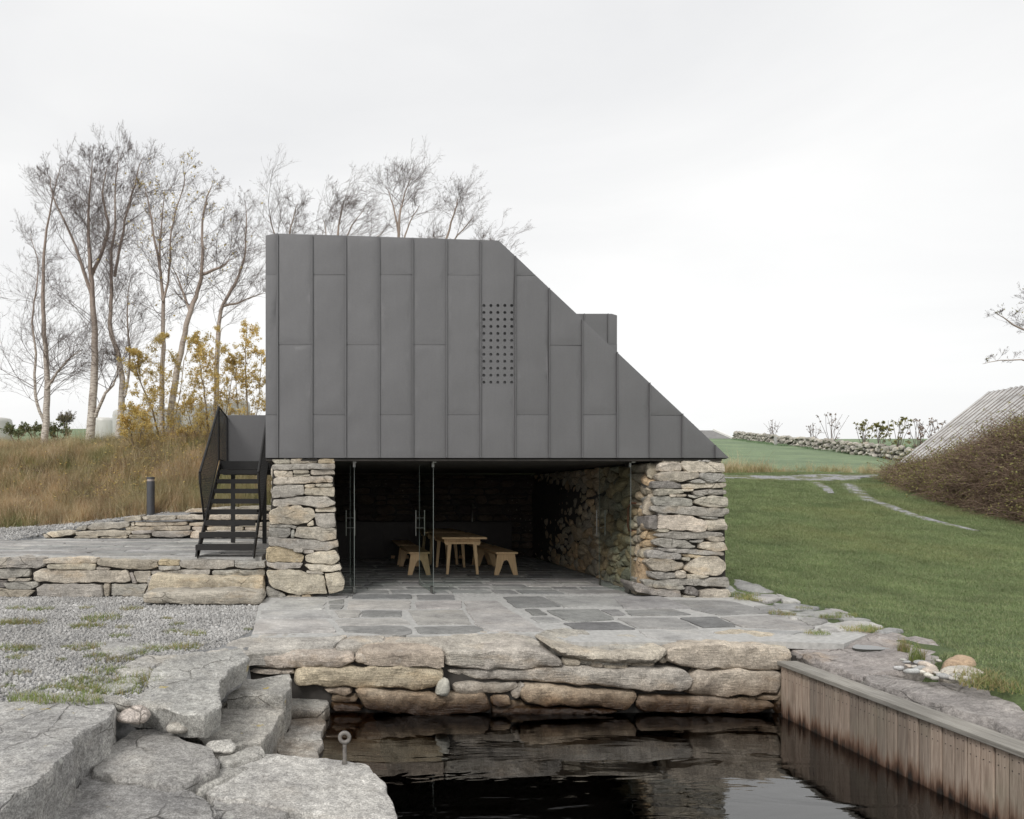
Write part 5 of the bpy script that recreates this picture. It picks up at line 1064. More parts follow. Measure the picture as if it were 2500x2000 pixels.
# pale tall grass along the field edge
Nv = 800; Xv = NR.uniform(15, 30, Nv); Yv = 30.4 + NR.gamma(1.6, 0.45, Nv); kp = np.array([noise.noise(Vector((a * 0.5, 0, 4))) for a in Xv]) + NR.normal(0, 0.25, Nv) + np.where(Xv < 19.5, 0.35, 0) > -0.02; Xv, Yv = Xv[kp], Yv[kp]
vg = stuff('field_edge_grass', 'pale tall grass tufts along the edge of the green field', 'grass')
scatter(vg, np.stack([Xv, Yv, z_at(Xv, Yv) - 0.02], 1), rnd_rot(len(Xv), 0.3), NR.uniform(0.5, 1.3, len(Xv)) * np.where(Xv < 19.5, 1.25, 0.8), NR.integers(0, 8, len(Xv)), bank_src)
# young crop of the far fields
Nf = 60000; Yc = 31 + 42 * NR.random(Nf) ** 1.3; Xc = NR.uniform(14, 46, Nf); ok = (Xc < 0.9 * Yc + 2) & (Xc > 0.52 * Yc - 1) & ((Xc - 43.4) / (32.8 - 43.4) < (76 - Yc) / 37 + 0.02) ; Xc, Yc = Xc[ok], Yc[ok]
crop_m = leafmat('crop_blade', [(0.18, 0.265, 0.145), (0.22, 0.305, 0.175), (0.155, 0.235, 0.12)])
crop_src = [src_obj('crop_tuft', *tuft_mesh(12, 0.16, 0.08, 0.2, 0.018, 0.6, 60 + s), crop_m) for s in range(3)]
cg = stuff('field_crop', 'young green crop growing on the rising field', 'crop')
scatter(cg, np.stack([Xc, Yc, z_at(Xc, Yc) - 0.01], 1), rnd_rot(len(Xc), 0.15), NR.uniform(0.8, 1.4, len(Xc)), NR.integers(0, 3, len(Xc)), crop_src)
# gravel
peb_m = leafmat('gravel_stone', [(0.22, 0.215, 0.21), (0.35, 0.345, 0.335), (0.48, 0.47, 0.455), (0.28, 0.275, 0.265), (0.39, 0.375, 0.355)], 0.9, 0.0)
peb_src = [src_obj('gravel_stone', *rock_mesh(s, 1), peb_m) for s in range(6)]
N = 70000; Yg = 5.2 + 5.9 * NR.random(N) ** 0.9; Xg = NR.uniform(-5.2, -0.7, N)
ok = (Xg > -0.52 * Yg - 0.2) & ~((Xg > -1.2) & (Yg < 7.4)) & (Xg < np.interp(Yg, [5, 7.4, 8.2, 10.7], [-1.35, -1.15, -0.92, -0.78])); Xg, Yg = Xg[ok], Yg[ok]
for pg in STEP:
    ok = ~inside(np.stack([Xg, Yg], 1), pg); Xg, Yg = Xg[ok], Yg[ok]
N2 = 9000; X2 = NR.uniform(-11, -3.2, N2); Y2 = NR.uniform(13.9, 17.4, N2); ok = (X2 < np.interp(Y2, [13.9, 15.6, 16.2, 17.4], [-7.4, -6.2, -4.6, -3.6])); X2, Y2 = X2[ok], Y2[ok]
Xa, Ya = np.r_[Xg, X2], np.r_[Yg, Y2]; sz = np.r_[np.clip(NR.lognormal(-4.6, 0.42, len(Xg)), 0.005, 0.032), NR.uniform(0.014, 0.034, len(X2))]
gr = stuff('gravel', 'loose grey gravel spread beside the steps and terrace', 'gravel')
scatter(gr, np.stack([Xa, Ya, H(Xa, Ya) + sz * 0.35], 1), NR.uniform(0, 6.28, (len(Xa), 3)), np.stack([sz * NR.uniform(0.8, 1.4, len(sz)), sz, sz * NR.uniform(0.5, 0.9, len(sz))], 1), NR.integers(0, 6, len(Xa)), peb_src)

# ------------------------------------------------------------------ grass tufts, one by one
TM = []
for s in range(4):
    v, f = tuft_mesh(260, 0.17, 0.03, 0.09, 0.006, 1.3, 80 + s, 3); me = bpy.data.meshes.new('grass_tuft'); me.from_pydata([tuple(x) for x in v], [], f); me.materials.append(MT['tuft']); TM.append(me)
def tuft(x, y, z, scale, lab, group, k=None, flat=1.0, cat='grass tuft', name='grass_tuft'):
    o = bpy.data.objects.new(name, TM[k if k is not None else RNG.randrange(4)]); link(o); o.location = gz(x, y, z); o.scale = (scale * RNG.uniform(0.9, 1.4), scale * RNG.uniform(0.6, 0.9), scale * flat); o.rotation_euler = (0, 0, RNG.uniform(-0.5, 0.5)); return tag(o, lab, cat, group)
for (x, y, sc_) in [(95, 460, .8), (245, 468, .9), (520, 458, .7), (790, 465, .9), (150, 550, 1.2), (60, 550, 1), (610, 525, 1.3), (540, 570, 1), (470, 572, .8), (745, 578, .7), (1000, 520, .5), (1070, 555, .6), (1170, 615, .8), (1050, 602, .7), (720, 628, .6), (90, 705, 1), (180, 698, .7), (530, 700, 1.1), (615, 748, .8), (800, 730, .9), (690, 772, .9), (930, 705, .9), (1110, 698, 1.1), (650, 842, 1), (840, 852, .8), (830, 908, 1.2), (700, 955, 1.1), (500, 898, .9), (340, 938, .7), (480, 945, .8), (470, 1015, 1), (200, 1012, 1.1), (100, 755, .6), (1490, 585, .4), (110, 850, .6), (40, 930, .5), (370, 768, .4), (410, 693, .5), (560, 960, .7), (760, 930, .7)]:
    px_, py_ = 0 + x / 2.464, 1300 + y / 2.464; big = sc_ >= 1.1
    tuft(px_, py_, -0.055 if y < 1000 else -0.02, sc_, 'large clump of green grass growing through the gravel' if big else 'small sparse tuft of grass growing in the gravel', 'large grass clumps in the gravel' if big else 'small grass tufts in the gravel')
for (x, y, sc_) in [(20, 280, 1.2), (60, 300, 0.9), (290, 398, 0.9), (140, 310, 0.6), (600, 420, 0.8), (700, 410, 0.9), (520, 525, 0.7), (860, 495, 0.9), (430, 362, 0.6), (780, 505, 0.9), (1560, 790, 1.0), (1600, 840, 1.2), (1700, 880, 1.2)]:
    tuft(1800 + x / 2.654, 1350 + y / 2.654, 0.0, sc_, 'tuft of grass between the stepping stones and bedrock at the lawn edge', 'grass tufts along the lawn edge')
v, f = tuft_mesh(170, 0.05, 0.08, 0.22, 0.005, 0.55, 91, 3); rm = bpy.data.meshes.new('rush_tuft'); rm.from_pydata([tuple(x) for x in v], [], f); rm.materials.append(MT['tuft'])
for (x, y, sc_, lab) in [(1075, 640, 0.8, 'small upright rush tuft beside the rain puddle'), (1162, 705, 1.0, 'larger yellowish rush tuft above the heap of loose stones')]:
    o = bpy.data.objects.new('rush_tuft', rm); link(o); o.location = gzp(1800 + x / 2.654, 1350 + y / 2.654, -0.09, (4.87, 6.4), (0.06, 0.0)); o.scale = (sc_ * 1.2, sc_ * 1.2, sc_); tag(o, lab, 'rush')

# ------------------------------------------------------------------ trees
def tube_batch(polys_, rads, k=3):
    V = []; Fc = []; base = 0; groups = {}
    for p, r in zip(polys_, rads): groups.setdefault(len(p), []).append((p, r))
    for n, lst in groups.items():
        P = np.array([[tuple(q) for q in p] for p, _ in lst]); R = np.array([r for _, r in lst]); M = len(P)
        T = np.empty_like(P); T[:, 1:-1] = P[:, 2:] - P[:, :-2]; T[:, 0] = P[:, 1] - P[:, 0]; T[:, -1] = P[:, -1] - P[:, -2]; T /= np.linalg.norm(T, axis=2, keepdims=True) + 1e-9
        ref = np.tile(np.array([0.31, 0.87, 0.38]), (M, n, 1)); A = np.cross(T, ref); A /= np.linalg.norm(A, axis=2, keepdims=True) + 1e-9; B = np.cross(T, A)
        ang = 2 * np.pi * np.arange(k) / k; ring = P[:, :, None] + R[:, :, None, None] * (A[:, :, None] * np.cos(ang)[None, None, :, None] + B[:, :, None] * np.sin(ang)[None, None, :, None])
        V.append(ring.reshape(-1, 3)); idx = base + np.arange(M * n * k).reshape(M, n, k); a = idx[:, :-1]; b = np.roll(a, -1, 2); c = np.roll(idx[:, 1:], -1, 2); d = idx[:, 1:]
        Fc.append(np.stack([a, b, c, d], -1).reshape(-1, 4)); base += M * n * k
    return np.vstack(V), np.vstack(Fc)
def quick_mesh(name, V, Fq, mat, parent, smooth=True):
    me = bpy.data.meshes.new(name); V = np.asarray(V, np.float32); Fq = np.asarray(Fq, np.int32); w = Fq.shape[1]
    me.vertices.add(len(V)); me.vertices.foreach_set('co', V.ravel()); me.loops.add(Fq.size); me.loops.foreach_set('vertex_index', Fq.ravel()); me.polygons.add(len(Fq))
    me.polygons.foreach_set('loop_start', np.arange(0, Fq.size, w)); me.polygons.foreach_set('loop_total', np.full(len(Fq), w)); me.update()
    if smooth: me.shade_smooth()
    me.materials.append(mat); o = bpy.data.objects.new(name, me); link(o, parent); return o
def tree(name, label, cat, stems, Y, seed, nb, length, r0=0.10, t0=0.22, up=0.5, wind=0.05, leaves=0, leaf=0.07, barkm='bark', twigm='twig', leafm='yleaf', lv=(7, 5, 4), thick=1.0, group=None, ydepth=0.12, dens_top=1.0, minr=0.0024, drop=0):
    r = random.Random(seed); base = at(*stems[0][0], Y); root = empty(name, base, label, cat, group)
    TP, TR, BP, BR_, tips = [], [], [], [], []
    def rv(): return Vector((r.gauss(0, 1), r.gauss(0, 1), r.gauss(0, 1)))
    def grow(p, d, Ln, rad, lvl):
        n = (6, 5, 4, 3)[lvl]; pts = [p.copy()]; rs = [rad]; q = p.copy(); dd = d.copy()
        for i in range(1, n):
            dd = (dd + rv() * 0.16 + Vector((wind * 0.5, 0, 0.07 * up if lvl < 3 else -0.03))).normalized(); q = q + dd * (Ln / (n - 1)); pts.append(q.copy()); rs.append(max(minr * 0.6, rad * (1 - 0.8 * i / (n - 1))))
        BP.append(pts); BR_.append(rs)
        if lvl >= 1: tips.extend((z_.copy(), lvl) for z_ in pts[1:])
        if lvl < 3:
            m = max(1, int(lv[lvl] * r.uniform(0.7, 1.3)))
            for _ in range(m):
                t = r.uniform(0.22, 1.0); i = min(int(t * (n - 1)), n - 2); s = pts[i].lerp(pts[i + 1], t * (n - 1) - i); ax = (pts[i + 1] - pts[i]).normalized()
                nd = (ax * r.uniform(0.75, 1.1) + (rv() - ax * 0).normalized() * r.uniform(0.5, 0.85)).normalized(); nd = (nd + Vector((wind, 0, 0.18 * up))).normalized()
                grow(s, nd, Ln * r.uniform(0.32, 0.6) * (1.1 - 0.35 * t), max(minr, rad * 0.45), lvl + 1)
    yb_ = stems[0][0][1]; ks_ = 1 - drop / max(1.0, yb_ - min(y_ for _, y_ in stems[0]))
    for si, px in enumerate(stems):
        P = [at(x, y, Y) + Vector((0, r.uniform(-1, 1) * ydepth * (0 if i == 0 else 1), 0)) for i, (x, y) in enumerate([(x_, yb_ - (yb_ - y_) * ks_) for x_, y_ in px])]; fine = []
        for i in range(len(P) - 1):
            a, b, c, d = P[max(i - 1, 0)], P[i], P[i + 1], P[min(i + 2, len(P) - 1)]
            for t in (0, 0.25, 0.5, 0.75): fine.append(0.5 * ((2 * b) + (c - a) * t + (2 * a - 5 * b + 4 * c - d) * t * t + (3 * b - a - 3 * c + d) * t ** 3))
        fine.append(P[-1]); fine = [p + rv() * 0.012 for p in fine]; rr0 = r0 * (0.9 if si == 0 else 0.36); n = len(fine)
        TP.append(fine); TR.append([max(0.008, rr0 * (1 - i / (n - 1)) ** 0.95 + 0.008) * (1.25 if (i == 0 and si == 0) else 1) for i in range(n)])
        k_nb = int(nb * (1 if si == 0 else 0.55))
        for b_ in range(k_nb):
            t = t0 + (1 - t0) * ((b_ + r.random()) / k_nb) ** (1 / dens_top); t = min(t, 0.999) if si == 0 else min(0.15 + 0.85 * r.random(), 0.999); i = int(t * (n - 1)); p = fine[i].lerp(fine[min(i + 1, n - 1)], t * (n - 1) - i)
            az = r.uniform(0, 6.283); el = r.uniform(0.35, 1.0); d = Vector((math.cos(az) * math.cos(el), math.sin(az) * math.cos(el), math.sin(el)))
            Ln = length * r.uniform(0.55, 1.1) * (1.0 - 0.80 * max(0, (t - t0) / (1 - t0)) ** 1.2); grow(p, d, Ln, max(0.005, 0.0115 * Ln / 2) * thick, 0)
    V, Fq = tube_batch(TP, TR, 8); quick_mesh('trunk', V - np.array(base), Fq, MT[barkm], root)
    V, Fq = tube_batch(BP, BR_, 3); cr = quick_mesh('crown', V - np.array(base), Fq, MT[twigm], root)
    if leaves:
        Vs, Fs = [], []
        for _ in range(leaves):
            p, _l = r.choice(tips); p = p + rv() * 0.03; a = rv().normalized(); b = a.cross(rv()).normalized(); s = leaf * r.uniform(0.6, 1.2); i = len(Vs)
            Vs += [tuple(p - a * s * 0.5 - base), tuple(p + b * s * 0.32 - base), tuple(p + a * s * 0.5 - base), tuple(p - b * s * 0.32 - base)]; Fs.append((i, i + 1, i + 2, i + 3))
        fo = quick_mesh('leaves', Vs, Fs, MT[leafm], cr, False)
    return root
BG = 'bare birches on the bank'
tree('birch_tree', 'bare birch beside the round wrapped bale, forking low into a thinner stem', 'tree', [[(107, 1100), (113, 1000), (112, 900), (106, 780), (106, 650), (118, 520), (150, 400)], [(108, 1030), (88, 960), (86, 860), (80, 760), (95, 650), (70, 560)], [(112, 950), (150, 890), (200, 850)]], 22.9, 11, 46, 2.6, 0.13, 0.2, group=BG, drop=10, minr=0.0025)
tree('birch_tree', 'tall thick white birch with a wide reddish top, next to the pale bale', 'tree', [[(218, 1100), (226, 960), (230, 820), (228, 690), (220, 560), (218, 450), (228, 330)], [(228, 700), (195, 600), (165, 510), (130, 430), (120, 370)], [(232, 1010), (262, 950), (282, 915), (290, 860)], [(222, 640), (262, 520), (250, 420), (262, 350)]], 22.7, 12, 40, 2.5, 0.16, 0.3, up=0.8, group=BG, drop=60, lv=(8, 6, 4), dens_top=1.3, minr=0.0025)
tree('birch_tree', 'slender crooked white birch just beyond the thick one', 'tree', [[(285, 1100), (296, 960), (298, 910), (285, 840), (270, 780), (275, 690), (273, 600), (282, 500), (280, 400), (292, 320)], [(305, 960), (315, 860), (312, 740), (320, 650)], [(280, 640), (300, 520), (330, 400), (345, 330)]], 22.8, 13, 40, 2.5, 0.12, 0.32, up=0.8, group=BG, drop=60, lv=(8, 6, 4), dens_top=1.4, minr=0.0025)
tree('birch_tree', 'thin straight birch with a few yellow leaves rising out of the shrubs', 'tree', [[(395, 1110), (394, 950), (398, 800), (395, 690), (385, 600), (365, 480), (352, 420)], [(398, 720), (412, 640), (420, 540), (445, 440), (455, 390)], [(390, 640), (392, 540), (400, 430)]], 22.5, 14, 30, 2.1, 0.10, 0.3, leaves=350, leaf=0.09, group=BG, drop=30, wind=0.06)
tree('birch_tree', 'dark leaning birch growing beside the thin straight one', 'tree', [[(408, 1110), (425, 960), (440, 850), (462, 760), (480, 690), (496, 630), (492, 540), (505, 450), (520, 420)], [(466, 750), (440, 680), (425, 640)], [(495, 650), (545, 630), (560, 610)]], 22.3, 15, 32, 2.3, 0.13, 0.35, group=BG, drop=30, wind=0.06, leaves=120, leaf=0.08)
tree('birch_tree', 'pale slim birch closest to the zinc wall', 'tree', [[(520, 1110), (528, 930), (532, 820), (540, 740), (575, 670), (595, 610), (602, 540), (600, 470)], [(542, 730), (590, 720), (640, 700)]], 22.2, 16, 32, 2.2, 0.10, 0.3, group=BG, drop=30, wind=0.06)
RG = 'bare tree tops behind the roof'
tree('birch_tree', 'fan shaped bare tree top behind the roof corner near the stairs', 'tree', [[(690, 1050), (689, 700), (688, 580), (705, 500), (725, 410)], [(689, 590), (672, 500), (655, 440)]], 26, 21, 24, 2.1, 0.11, 0.66, group=RG, drop=90, wind=0.06)
tree('birch_tree', 'dense bushy bare tree top leaning in the wind behind the roof', 'tree', [[(822, 1050), (824, 700), (823, 560), (830, 480), (840, 430)], [(825, 600), (850, 520), (890, 450)], [(824, 620), (880, 560), (940, 510)], [(822, 620), (800, 540), (790, 480)]], 25.6, 22, 22, 1.7, 0.10, 0.68, group=RG, drop=60, wind=0.16, lv=(8, 6, 3))
tree('birch_tree', 'tallest slender bare tree standing behind the middle of the roof', 'tree', [[(976, 1050), (976, 700), (975, 580), (973, 490), (985, 420), (1005, 365)], [(974, 520), (960, 440), (945, 390)], [(976, 570), (995, 500), (1025, 440)]], 26, 23, 24, 1.9, 0.10, 0.70, group=RG, drop=70, wind=0.05)
tree('birch_tree', 'slim forked bare tree behind the roof, before the sloping side starts', 'tree', [[(1080, 1050), (1082, 700), (1084, 580), (1095, 520), (1110, 460), (1120, 420)], [(1085, 570), (1120, 520), (1160, 470)]], 26, 24, 20, 1.6, 0.09, 0.72, group=RG, drop=60, wind=0.06)
tree('birch_tree', 'low bushy bare tree peeping over the roof between two taller ones', 'tree', [[(1030, 1050), (1032, 700), (1034, 600), (1040, 540)], [(1034, 620), (1060, 560), (1070, 520)]], 25.5, 25, 14, 1.3, 0.08, 0.74, group=RG, drop=60, lv=(8, 5, 3))
tree('birch_tree', 'sparse low tree top bending over the start of the roof slope', 'tree', [[(1165, 1050), (1168, 720), (1172, 590), (1185, 555), (1205, 540)], [(1172, 620), (1210, 580), (1250, 570)]], 25.5, 26, 14, 1.4, 0.08, 0.74, group=RG, drop=60, wind=0.18)
tree('birch_tree', 'small twiggy tree top behind the roof beside the bushy leaning one', 'tree', [[(745, 1050), (748, 700), (750, 600), (760, 530)], [(750, 620), (775, 560), (790, 500)]], 26.4, 27, 12, 1.2, 0.08, 0.72, group=RG, drop=60, wind=0.1)
YS = 'yellow shrubs on the bank'
for i, (stems, Y, lab, nl_, nb_, ln) in enumerate([
    ([[(395, 1120), (370, 1000), (340, 920), (325, 860)], [(400, 1120), (400, 1000), (395, 880), (400, 830)], [(405, 1120), (430, 1000), (450, 880), (470, 820)], [(390, 1120), (345, 1050), (315, 1000)]], 21.3, 'wide yellow leaved shrub around the foot of the leaning birch', 15000, 34, 1.15),
    ([[(515, 1120), (505, 1000), (490, 900), (480, 850)], [(520, 1120), (525, 1000), (530, 880), (545, 800)], [(525, 1120), (560, 980), (570, 880)], [(500, 1120), (470, 1040), (450, 980)]], 20.9, 'yellow leaved shrub behind the staircase balustrade', 12000, 32, 1.1),
    ([[(610, 1110), (605, 1000), (600, 880), (605, 800)], [(612, 1110), (630, 980), (640, 860)], [(605, 1110), (580, 980), (575, 880)]], 21.0, 'upright yellow leaved shrub against the zinc wall corner', 9000, 30, 1.05),
    ([[(330, 1110), (318, 1060), (305, 1030)], [(335, 1110), (345, 1060), (350, 1030)], [(440, 1130), (450, 1080), (455, 1050)]], 20.6, 'low yellow shrub at the top of the bank near the pale bales', 4000, 20, 0.7)]):
    tree('yellow_shrub', lab, 'shrub', stems, Y, 40 + i, nb_, ln, 0.03, 0.12, wind=0.04, leaves=nl_, leaf=0.05, barkm='ytwig', twigm='ytwig', lv=(5, 3, 2), group=YS, minr=0.0025)
tree('bare_tree', 'bare tree with a few dark leaves reaching over the brambles beside the old shed', 'tree', [[(2640, 1150), (2625, 1000), (2605, 880), (2590, 760), (2580, 640)], [(2620, 960), (2560, 905), (2490, 880), (2405, 886)], [(2608, 890), (2550, 830), (2480, 790), (2440, 765)], [(2600, 830), (2540, 760), (2520, 720)]], 24, 61, 30, 1.15, 0.12, 0.2, wind=-0.03, leaves=140, leaf=0.07, leafm='brleaf', minr=0.0025)
# fallen and clinging leaves on the bank
n_ = 900; Xl = np.r_[NR.normal(-5.2, 1.4, n_), NR.uniform(-9, -2.5, 200)]; Yl = np.r_[NR.uniform(18.0, 22.0, n_), NR.uniform(17.5, 22, 200)]
lf = src_obj('fallen_leaf', [(-.5, 0, 0), (0, .33, 0.06), (.5, 0, 0), (0, -.33, 0.06)], [(0, 1, 2, 3)], MT['yleaf']); fl = stuff('fallen_leaves', 'yellow leaves caught in the dry grass of the bank', 'leaves')
scatter(fl, np.stack([Xl, Yl, z_at(Xl, Yl) + NR.uniform(0.15, 0.42, len(Xl))], 1), NR.uniform(-1, 1, (len(Xl), 3)) * [0.9, 0.9, 3], NR.uniform(0.05, 0.09, len(Xl)), np.zeros(len(Xl)), [lf])

# ------------------------------------------------------------------ wrapped bales
def bale(cx, Y, d, h, label, zoff=0.0):
    b = at(cx, 1000, Y); z = Hs(b.x, Y) - 0.05 + zoff; prof = [(0.0, 0.0), (0.44, 0.0), (0.49, 0.04), (0.505, 0.15), (0.50, 0.5), (0.505, 0.85), (0.485, 0.955), (0.43, 1.0), (0.25, 1.02), (0, 1.015)]; k = 36; v = []; f = []
    for r_, t in prof:
        for j in range(k): a = 2 * math.pi * j / k; w = 1 + 0.018 * noise.noise(Vector((math.cos(a) * 2, math.sin(a) * 2, t * 4 + cx))); v.append((r_ * d * w * math.cos(a), r_ * d * w * math.sin(a), t * h))
    for i in range(len(prof) - 1):
        for j in range(k): f.append((i * k + j, i * k + (j + 1) % k, (i + 1) * k + (j + 1) % k, (i + 1) * k + j))
    o = mesh_obj('wrapped_bale', v, f, MT['bale'], None, True); o.location = (b.x, Y, z); tag(o, label, 'hay bale', 'white wrapped bales on the field'); return o
bale(257, 33, 1.18, 1.2, 'white wrapped bale standing alone between the two thick birches')
bale(-8, 30, 1.25, 1.2, 'white wrapped bale beside the low green scrub at the end of the bank')
for i, x in enumerate((318, 402, 486, 570)): bale(x, 27.6 + 0.2 * (i % 2), 1.34, 1.42, 'white wrapped bale in the row half hidden by yellow shrubs', 0.02)
tree('far_tree', 'small round far tree on the field horizon', 'tree', [[(157, 1045), (157, 1035), (158, 1022)], [(157, 1040), (145, 1028)], [(157, 1040), (170, 1026)]], 100, 71, 24, 2.0, 0.12, 0.1, barkm='twig', lv=(7, 5, 3), minr=0.02, ydepth=0.8, leaves=2500, leaf=0.12, leafm='brleaf', wind=0)

# ------------------------------------------------------------------ field wall, posts and shrubs, far house
A_, B_ = Vector((45.2, 77.0, 0)), Vector((31.8, 36.5, 0)); fw = empty('field_wall', (32.8, 39, Hs(32.8, 39)), 'long grey dry stone wall running across the far field', 'stone wall'); dv = (A_ - B_); LN = dv.length; du = dv.normalized(); nn = Vector((-du.y, du.x, 0)); fl0 = fw.location.copy()
RM = []
for s in range(7):
    v, f = rock_mesh(s + 11, 1); me = bpy.data.meshes.new('stone'); me.from_pydata(v, [], f); me.materials.append(MT['pier']); RM.append(me)
s_ = 0.0; cnt = 0; rest_v, rest_f = [], []
while s_ < LN:
    for row in range(3):
        p = B_ + du * (s_ + RNG.uniform(-0.15, 0.15) + (0.2 if row % 2 else 0)) + nn * (0.25 + RNG.uniform(-0.05, 0.05)); z = Hs(p.x, p.y) + 0.14 + row * 0.27 + RNG.uniform(-0.09, 0.09); dims = (RNG.uniform(0.14, 0.28), RNG.uniform(0.18, 0.26), RNG.uniform(0.10, 0.21)); rz = math.atan2(du.y, du.x) + RNG.uniform(-0.5, 0.5)
        if cnt < 296:
            o = bpy.data.objects.new('stone', RNG.choice(RM)); link(o, fw); o.location = Vector((p.x, p.y, z)) - fl0; o.scale = dims; o.rotation_euler = (RNG.uniform(-0.4, 0.4), RNG.uniform(-0.4, 0.4), rz); o.color = (*jit((0.37, 0.36, 0.335), 0.3), 1); cnt += 1
        else:
            me = RNG.choice(RM); i0 = len(rest_v)
            for q in me.vertices: rest_v.append((q.co.x * dims[0] + p.x - fl0.x, q.co.y * dims[1] + p.y - fl0.y, q.co.z * dims[2] + z - fl0.z))
            rest_f += [tuple(i0 + j for j in q.vertices) for q in me.polygons]
    s_ += 0.46
o = mesh_obj('far_stones', rest_v, rest_f, MT['pier'], fw, True); o.color = (0.29, 0.28, 0.26, 1); o['kind'] = 'stuff'
cvs = [(B_ + du * t - nn * 0.05) for t in np.linspace(0, LN, 30)]; v = []; f = []
for i, p in enumerate(cvs):
    for (o_, z_) in ((-0.22, -0.3), (-0.15, 0.72), (0.22, 0.72), (0.3, -0.3)): q = p + nn * o_; v.append((q.x - fl0.x, q.y - fl0.y, Hs(q.x, q.y) + z_ - fl0.z))
    if i: f += [((i - 1) * 4 + j, (i - 1) * 4 + j + 1, i * 4 + j + 1, i * 4 + j) for j in range(3)]
mesh_obj('wall_core', v, f, MT['core'], fw)
def on_wall(x):     # point of the wall line seen in photo column x
    k = (x - CX) / F; t = (k * B_.y - B_.x) / (du.x - k * du.y); return B_ + du * t
p = on_wall(1918); o = MB().box((-0.09, -0.09, 0), (0.09, 0.09, 0.75)).build('gate_post', MT['mortar'], None, loc=None); o.location = (p.x + nn.x * 0.75, p.y + nn.y * 0.75, Hs(p.x, p.y)); tag(o, 'small pale post standing in front of the field wall', 'post')
for i, (x, wpx, top, lab, lv_, lm) in enumerate([(1887, 55, 1026, 'small bare shrub at the far end of the field wall', 90, 'twig'), (1985, 35, 1035, 'tiny sprig beside the taller bare shrub on the field wall', 50, 'twig'), (2030, 80, 1008, 'tall fan shaped bare shrub on the field wall', 200, 'twig'), (2110, 60, 1028, 'dark leafy shrub starting the row on the field wall', 350, 'brleaf'), (2150, 60, 1032, 'greenest shrub in the row on the field wall', 1100, 'brleaf'), (2195, 70, 1020, 'tallest shrub in the row on the field wall', 420, 'brleaf'), (2240, 70, 1024, 'feathery shrub in the row, halfway to the old shed roof', 300, 'twig'), (2280, 60, 1022, 'feathery shrub in the row, touching the old shed roof', 260, 'twig')]):
    p = on_wall(x); Yw = p.y + 0.9; by = HY - (Hs(p.x, Yw) + 0.2 - EYE) * F / Yw
    stems = [[(x, by), (x + a * wpx * 0.25, (by + top) / 2), (x + a * wpx * 0.5, top + abs(a) * 8)] for a in (0, -0.9, -0.5, -0.2, 0.25, 0.55, 0.95)]
    tree('wall_shrub', lab, 'shrub', stems, Yw, 80 + i, 7, 0.5, 0.03, 0.45, wind=0, barkm='twig', leaves=lv_, leaf=0.12 if lm == 'brleaf' else 0.10, leafm='brleaf' if lm == 'brleaf' else 'bramble', lv=(3, 2, 1), minr=0.008, ydepth=0.25)
YH = 92.0; fh = empty('farmhouse', at(1740, 1085, YH), 'far farmhouse with pale grey roof and chimney behind the field wall', 'house'); hb_ = fh.location.copy()
def HP(x, y, dy=0): q = at(x, y, YH); q.y += dy; return q - hb_
ra_, rb_, ea, eb_ = at(1655, 1045, YH), at(1771, 1046, YH), at(1655, 1071, YH), at(1787, 1071, YH)
m_ = MB(); D_ = 3.0
m_.add([ea - hb_, eb_ - hb_, rb_ - hb_ + Vector((0, D_, 0)), ra_ - hb_ + Vector((0, D_, 0)), ea - hb_ + Vector((0, 2 * D_, 0)), eb_ - hb_ + Vector((0, 2 * D_, 0))] , [(0, 1, 2, 3), (3, 2, 5, 4), (1, 5, 2)]); m_.build('roof', MT['thatch'], fh)
m_ = MB(); m_.box((ea.x + 0.4 - hb_.x, 0.3, -1.5), (eb_.x - 0.3 - hb_.x, 2 * D_ - 0.3, ea.z - hb_.z - 0.02)); m_.build('wall', MT['white'], fh)
MB().bar(eb_ - hb_ + Vector((0.05, -0.05, 0.05)), rb_ - hb_ + Vector((0.1, D_, 0.05)), 0.25, 0.3).build('barge_board', MT['white'], fh)
c_ = at(1715, 1045, YH) - hb_; MB().box((c_.x - 0.3, D_ - 0.3, c_.z - 0.3), (c_.x + 0.3, D_ + 0.3, c_.z + 0.75)).build('chimney', MT['thatch'], fh)

# ------------------------------------------------------------------ old shed with corrugated roof, and the bramble thicket in front of it
YSd = 28.1; e0, r0_ = at(2190, 1132, YSd), at(2412, 956, YSd)
sh = empty('old_shed', (e0.x, YSd, Hs(e0.x, YSd)), 'old shed roof of rusty grey corrugated sheets, half swallowed by brambles', 'shed'); so_ = sh.location.copy(); sv_ = (r0_ - e0); Ls = sv_.length; su = sv_.normalized(); snm = Vector((-su.z, 0, su.x))
nS = 8
for i in range(nS):
    yc_ = YSd - 0.5 - i * 0.92; v = []; f = []; nc = 40; nl2 = 10; dz = RNG.uniform(-0.01, 0.02) + (i % 2) * 0.012
    for a in range(nl2 + 1):
        for b in range(nc + 1):
            yy = -0.5 + b / nc; q = su * (Ls * a / nl2 - 0.05 + RNG.uniform(-0.0, 0.0)) + snm * (0.042 * math.cos(2 * math.pi * yy / 0.2) + dz + 0.02 * noise.noise(Vector((i, a * 0.4, yy)))); v.append((q.x, yy, q.z))
    for a in range(nl2):
        for b in range(nc): k0 = a * (nc + 1) + b; f.append((k0, k0 + 1, k0 + nc + 2, k0 + nc + 1))
    o = mesh_obj('roof_sheet', v, f, MT['sheet'], sh, True); o.location = Vector((e0.x, yc_, e0.z)) - so_; md = o.modifiers.new('solid', 'SOLIDIFY'); md.thickness = 0.012
    v2 = [(2 * Ls * su.x - x, y_, z_) for x, y_, z_ in v]; o = mesh_obj('roof_sheet', v2, [q[::-1] for q in f], MT['sheet'], sh, True); o.location = Vector((e0.x, yc_, e0.z)) - so_
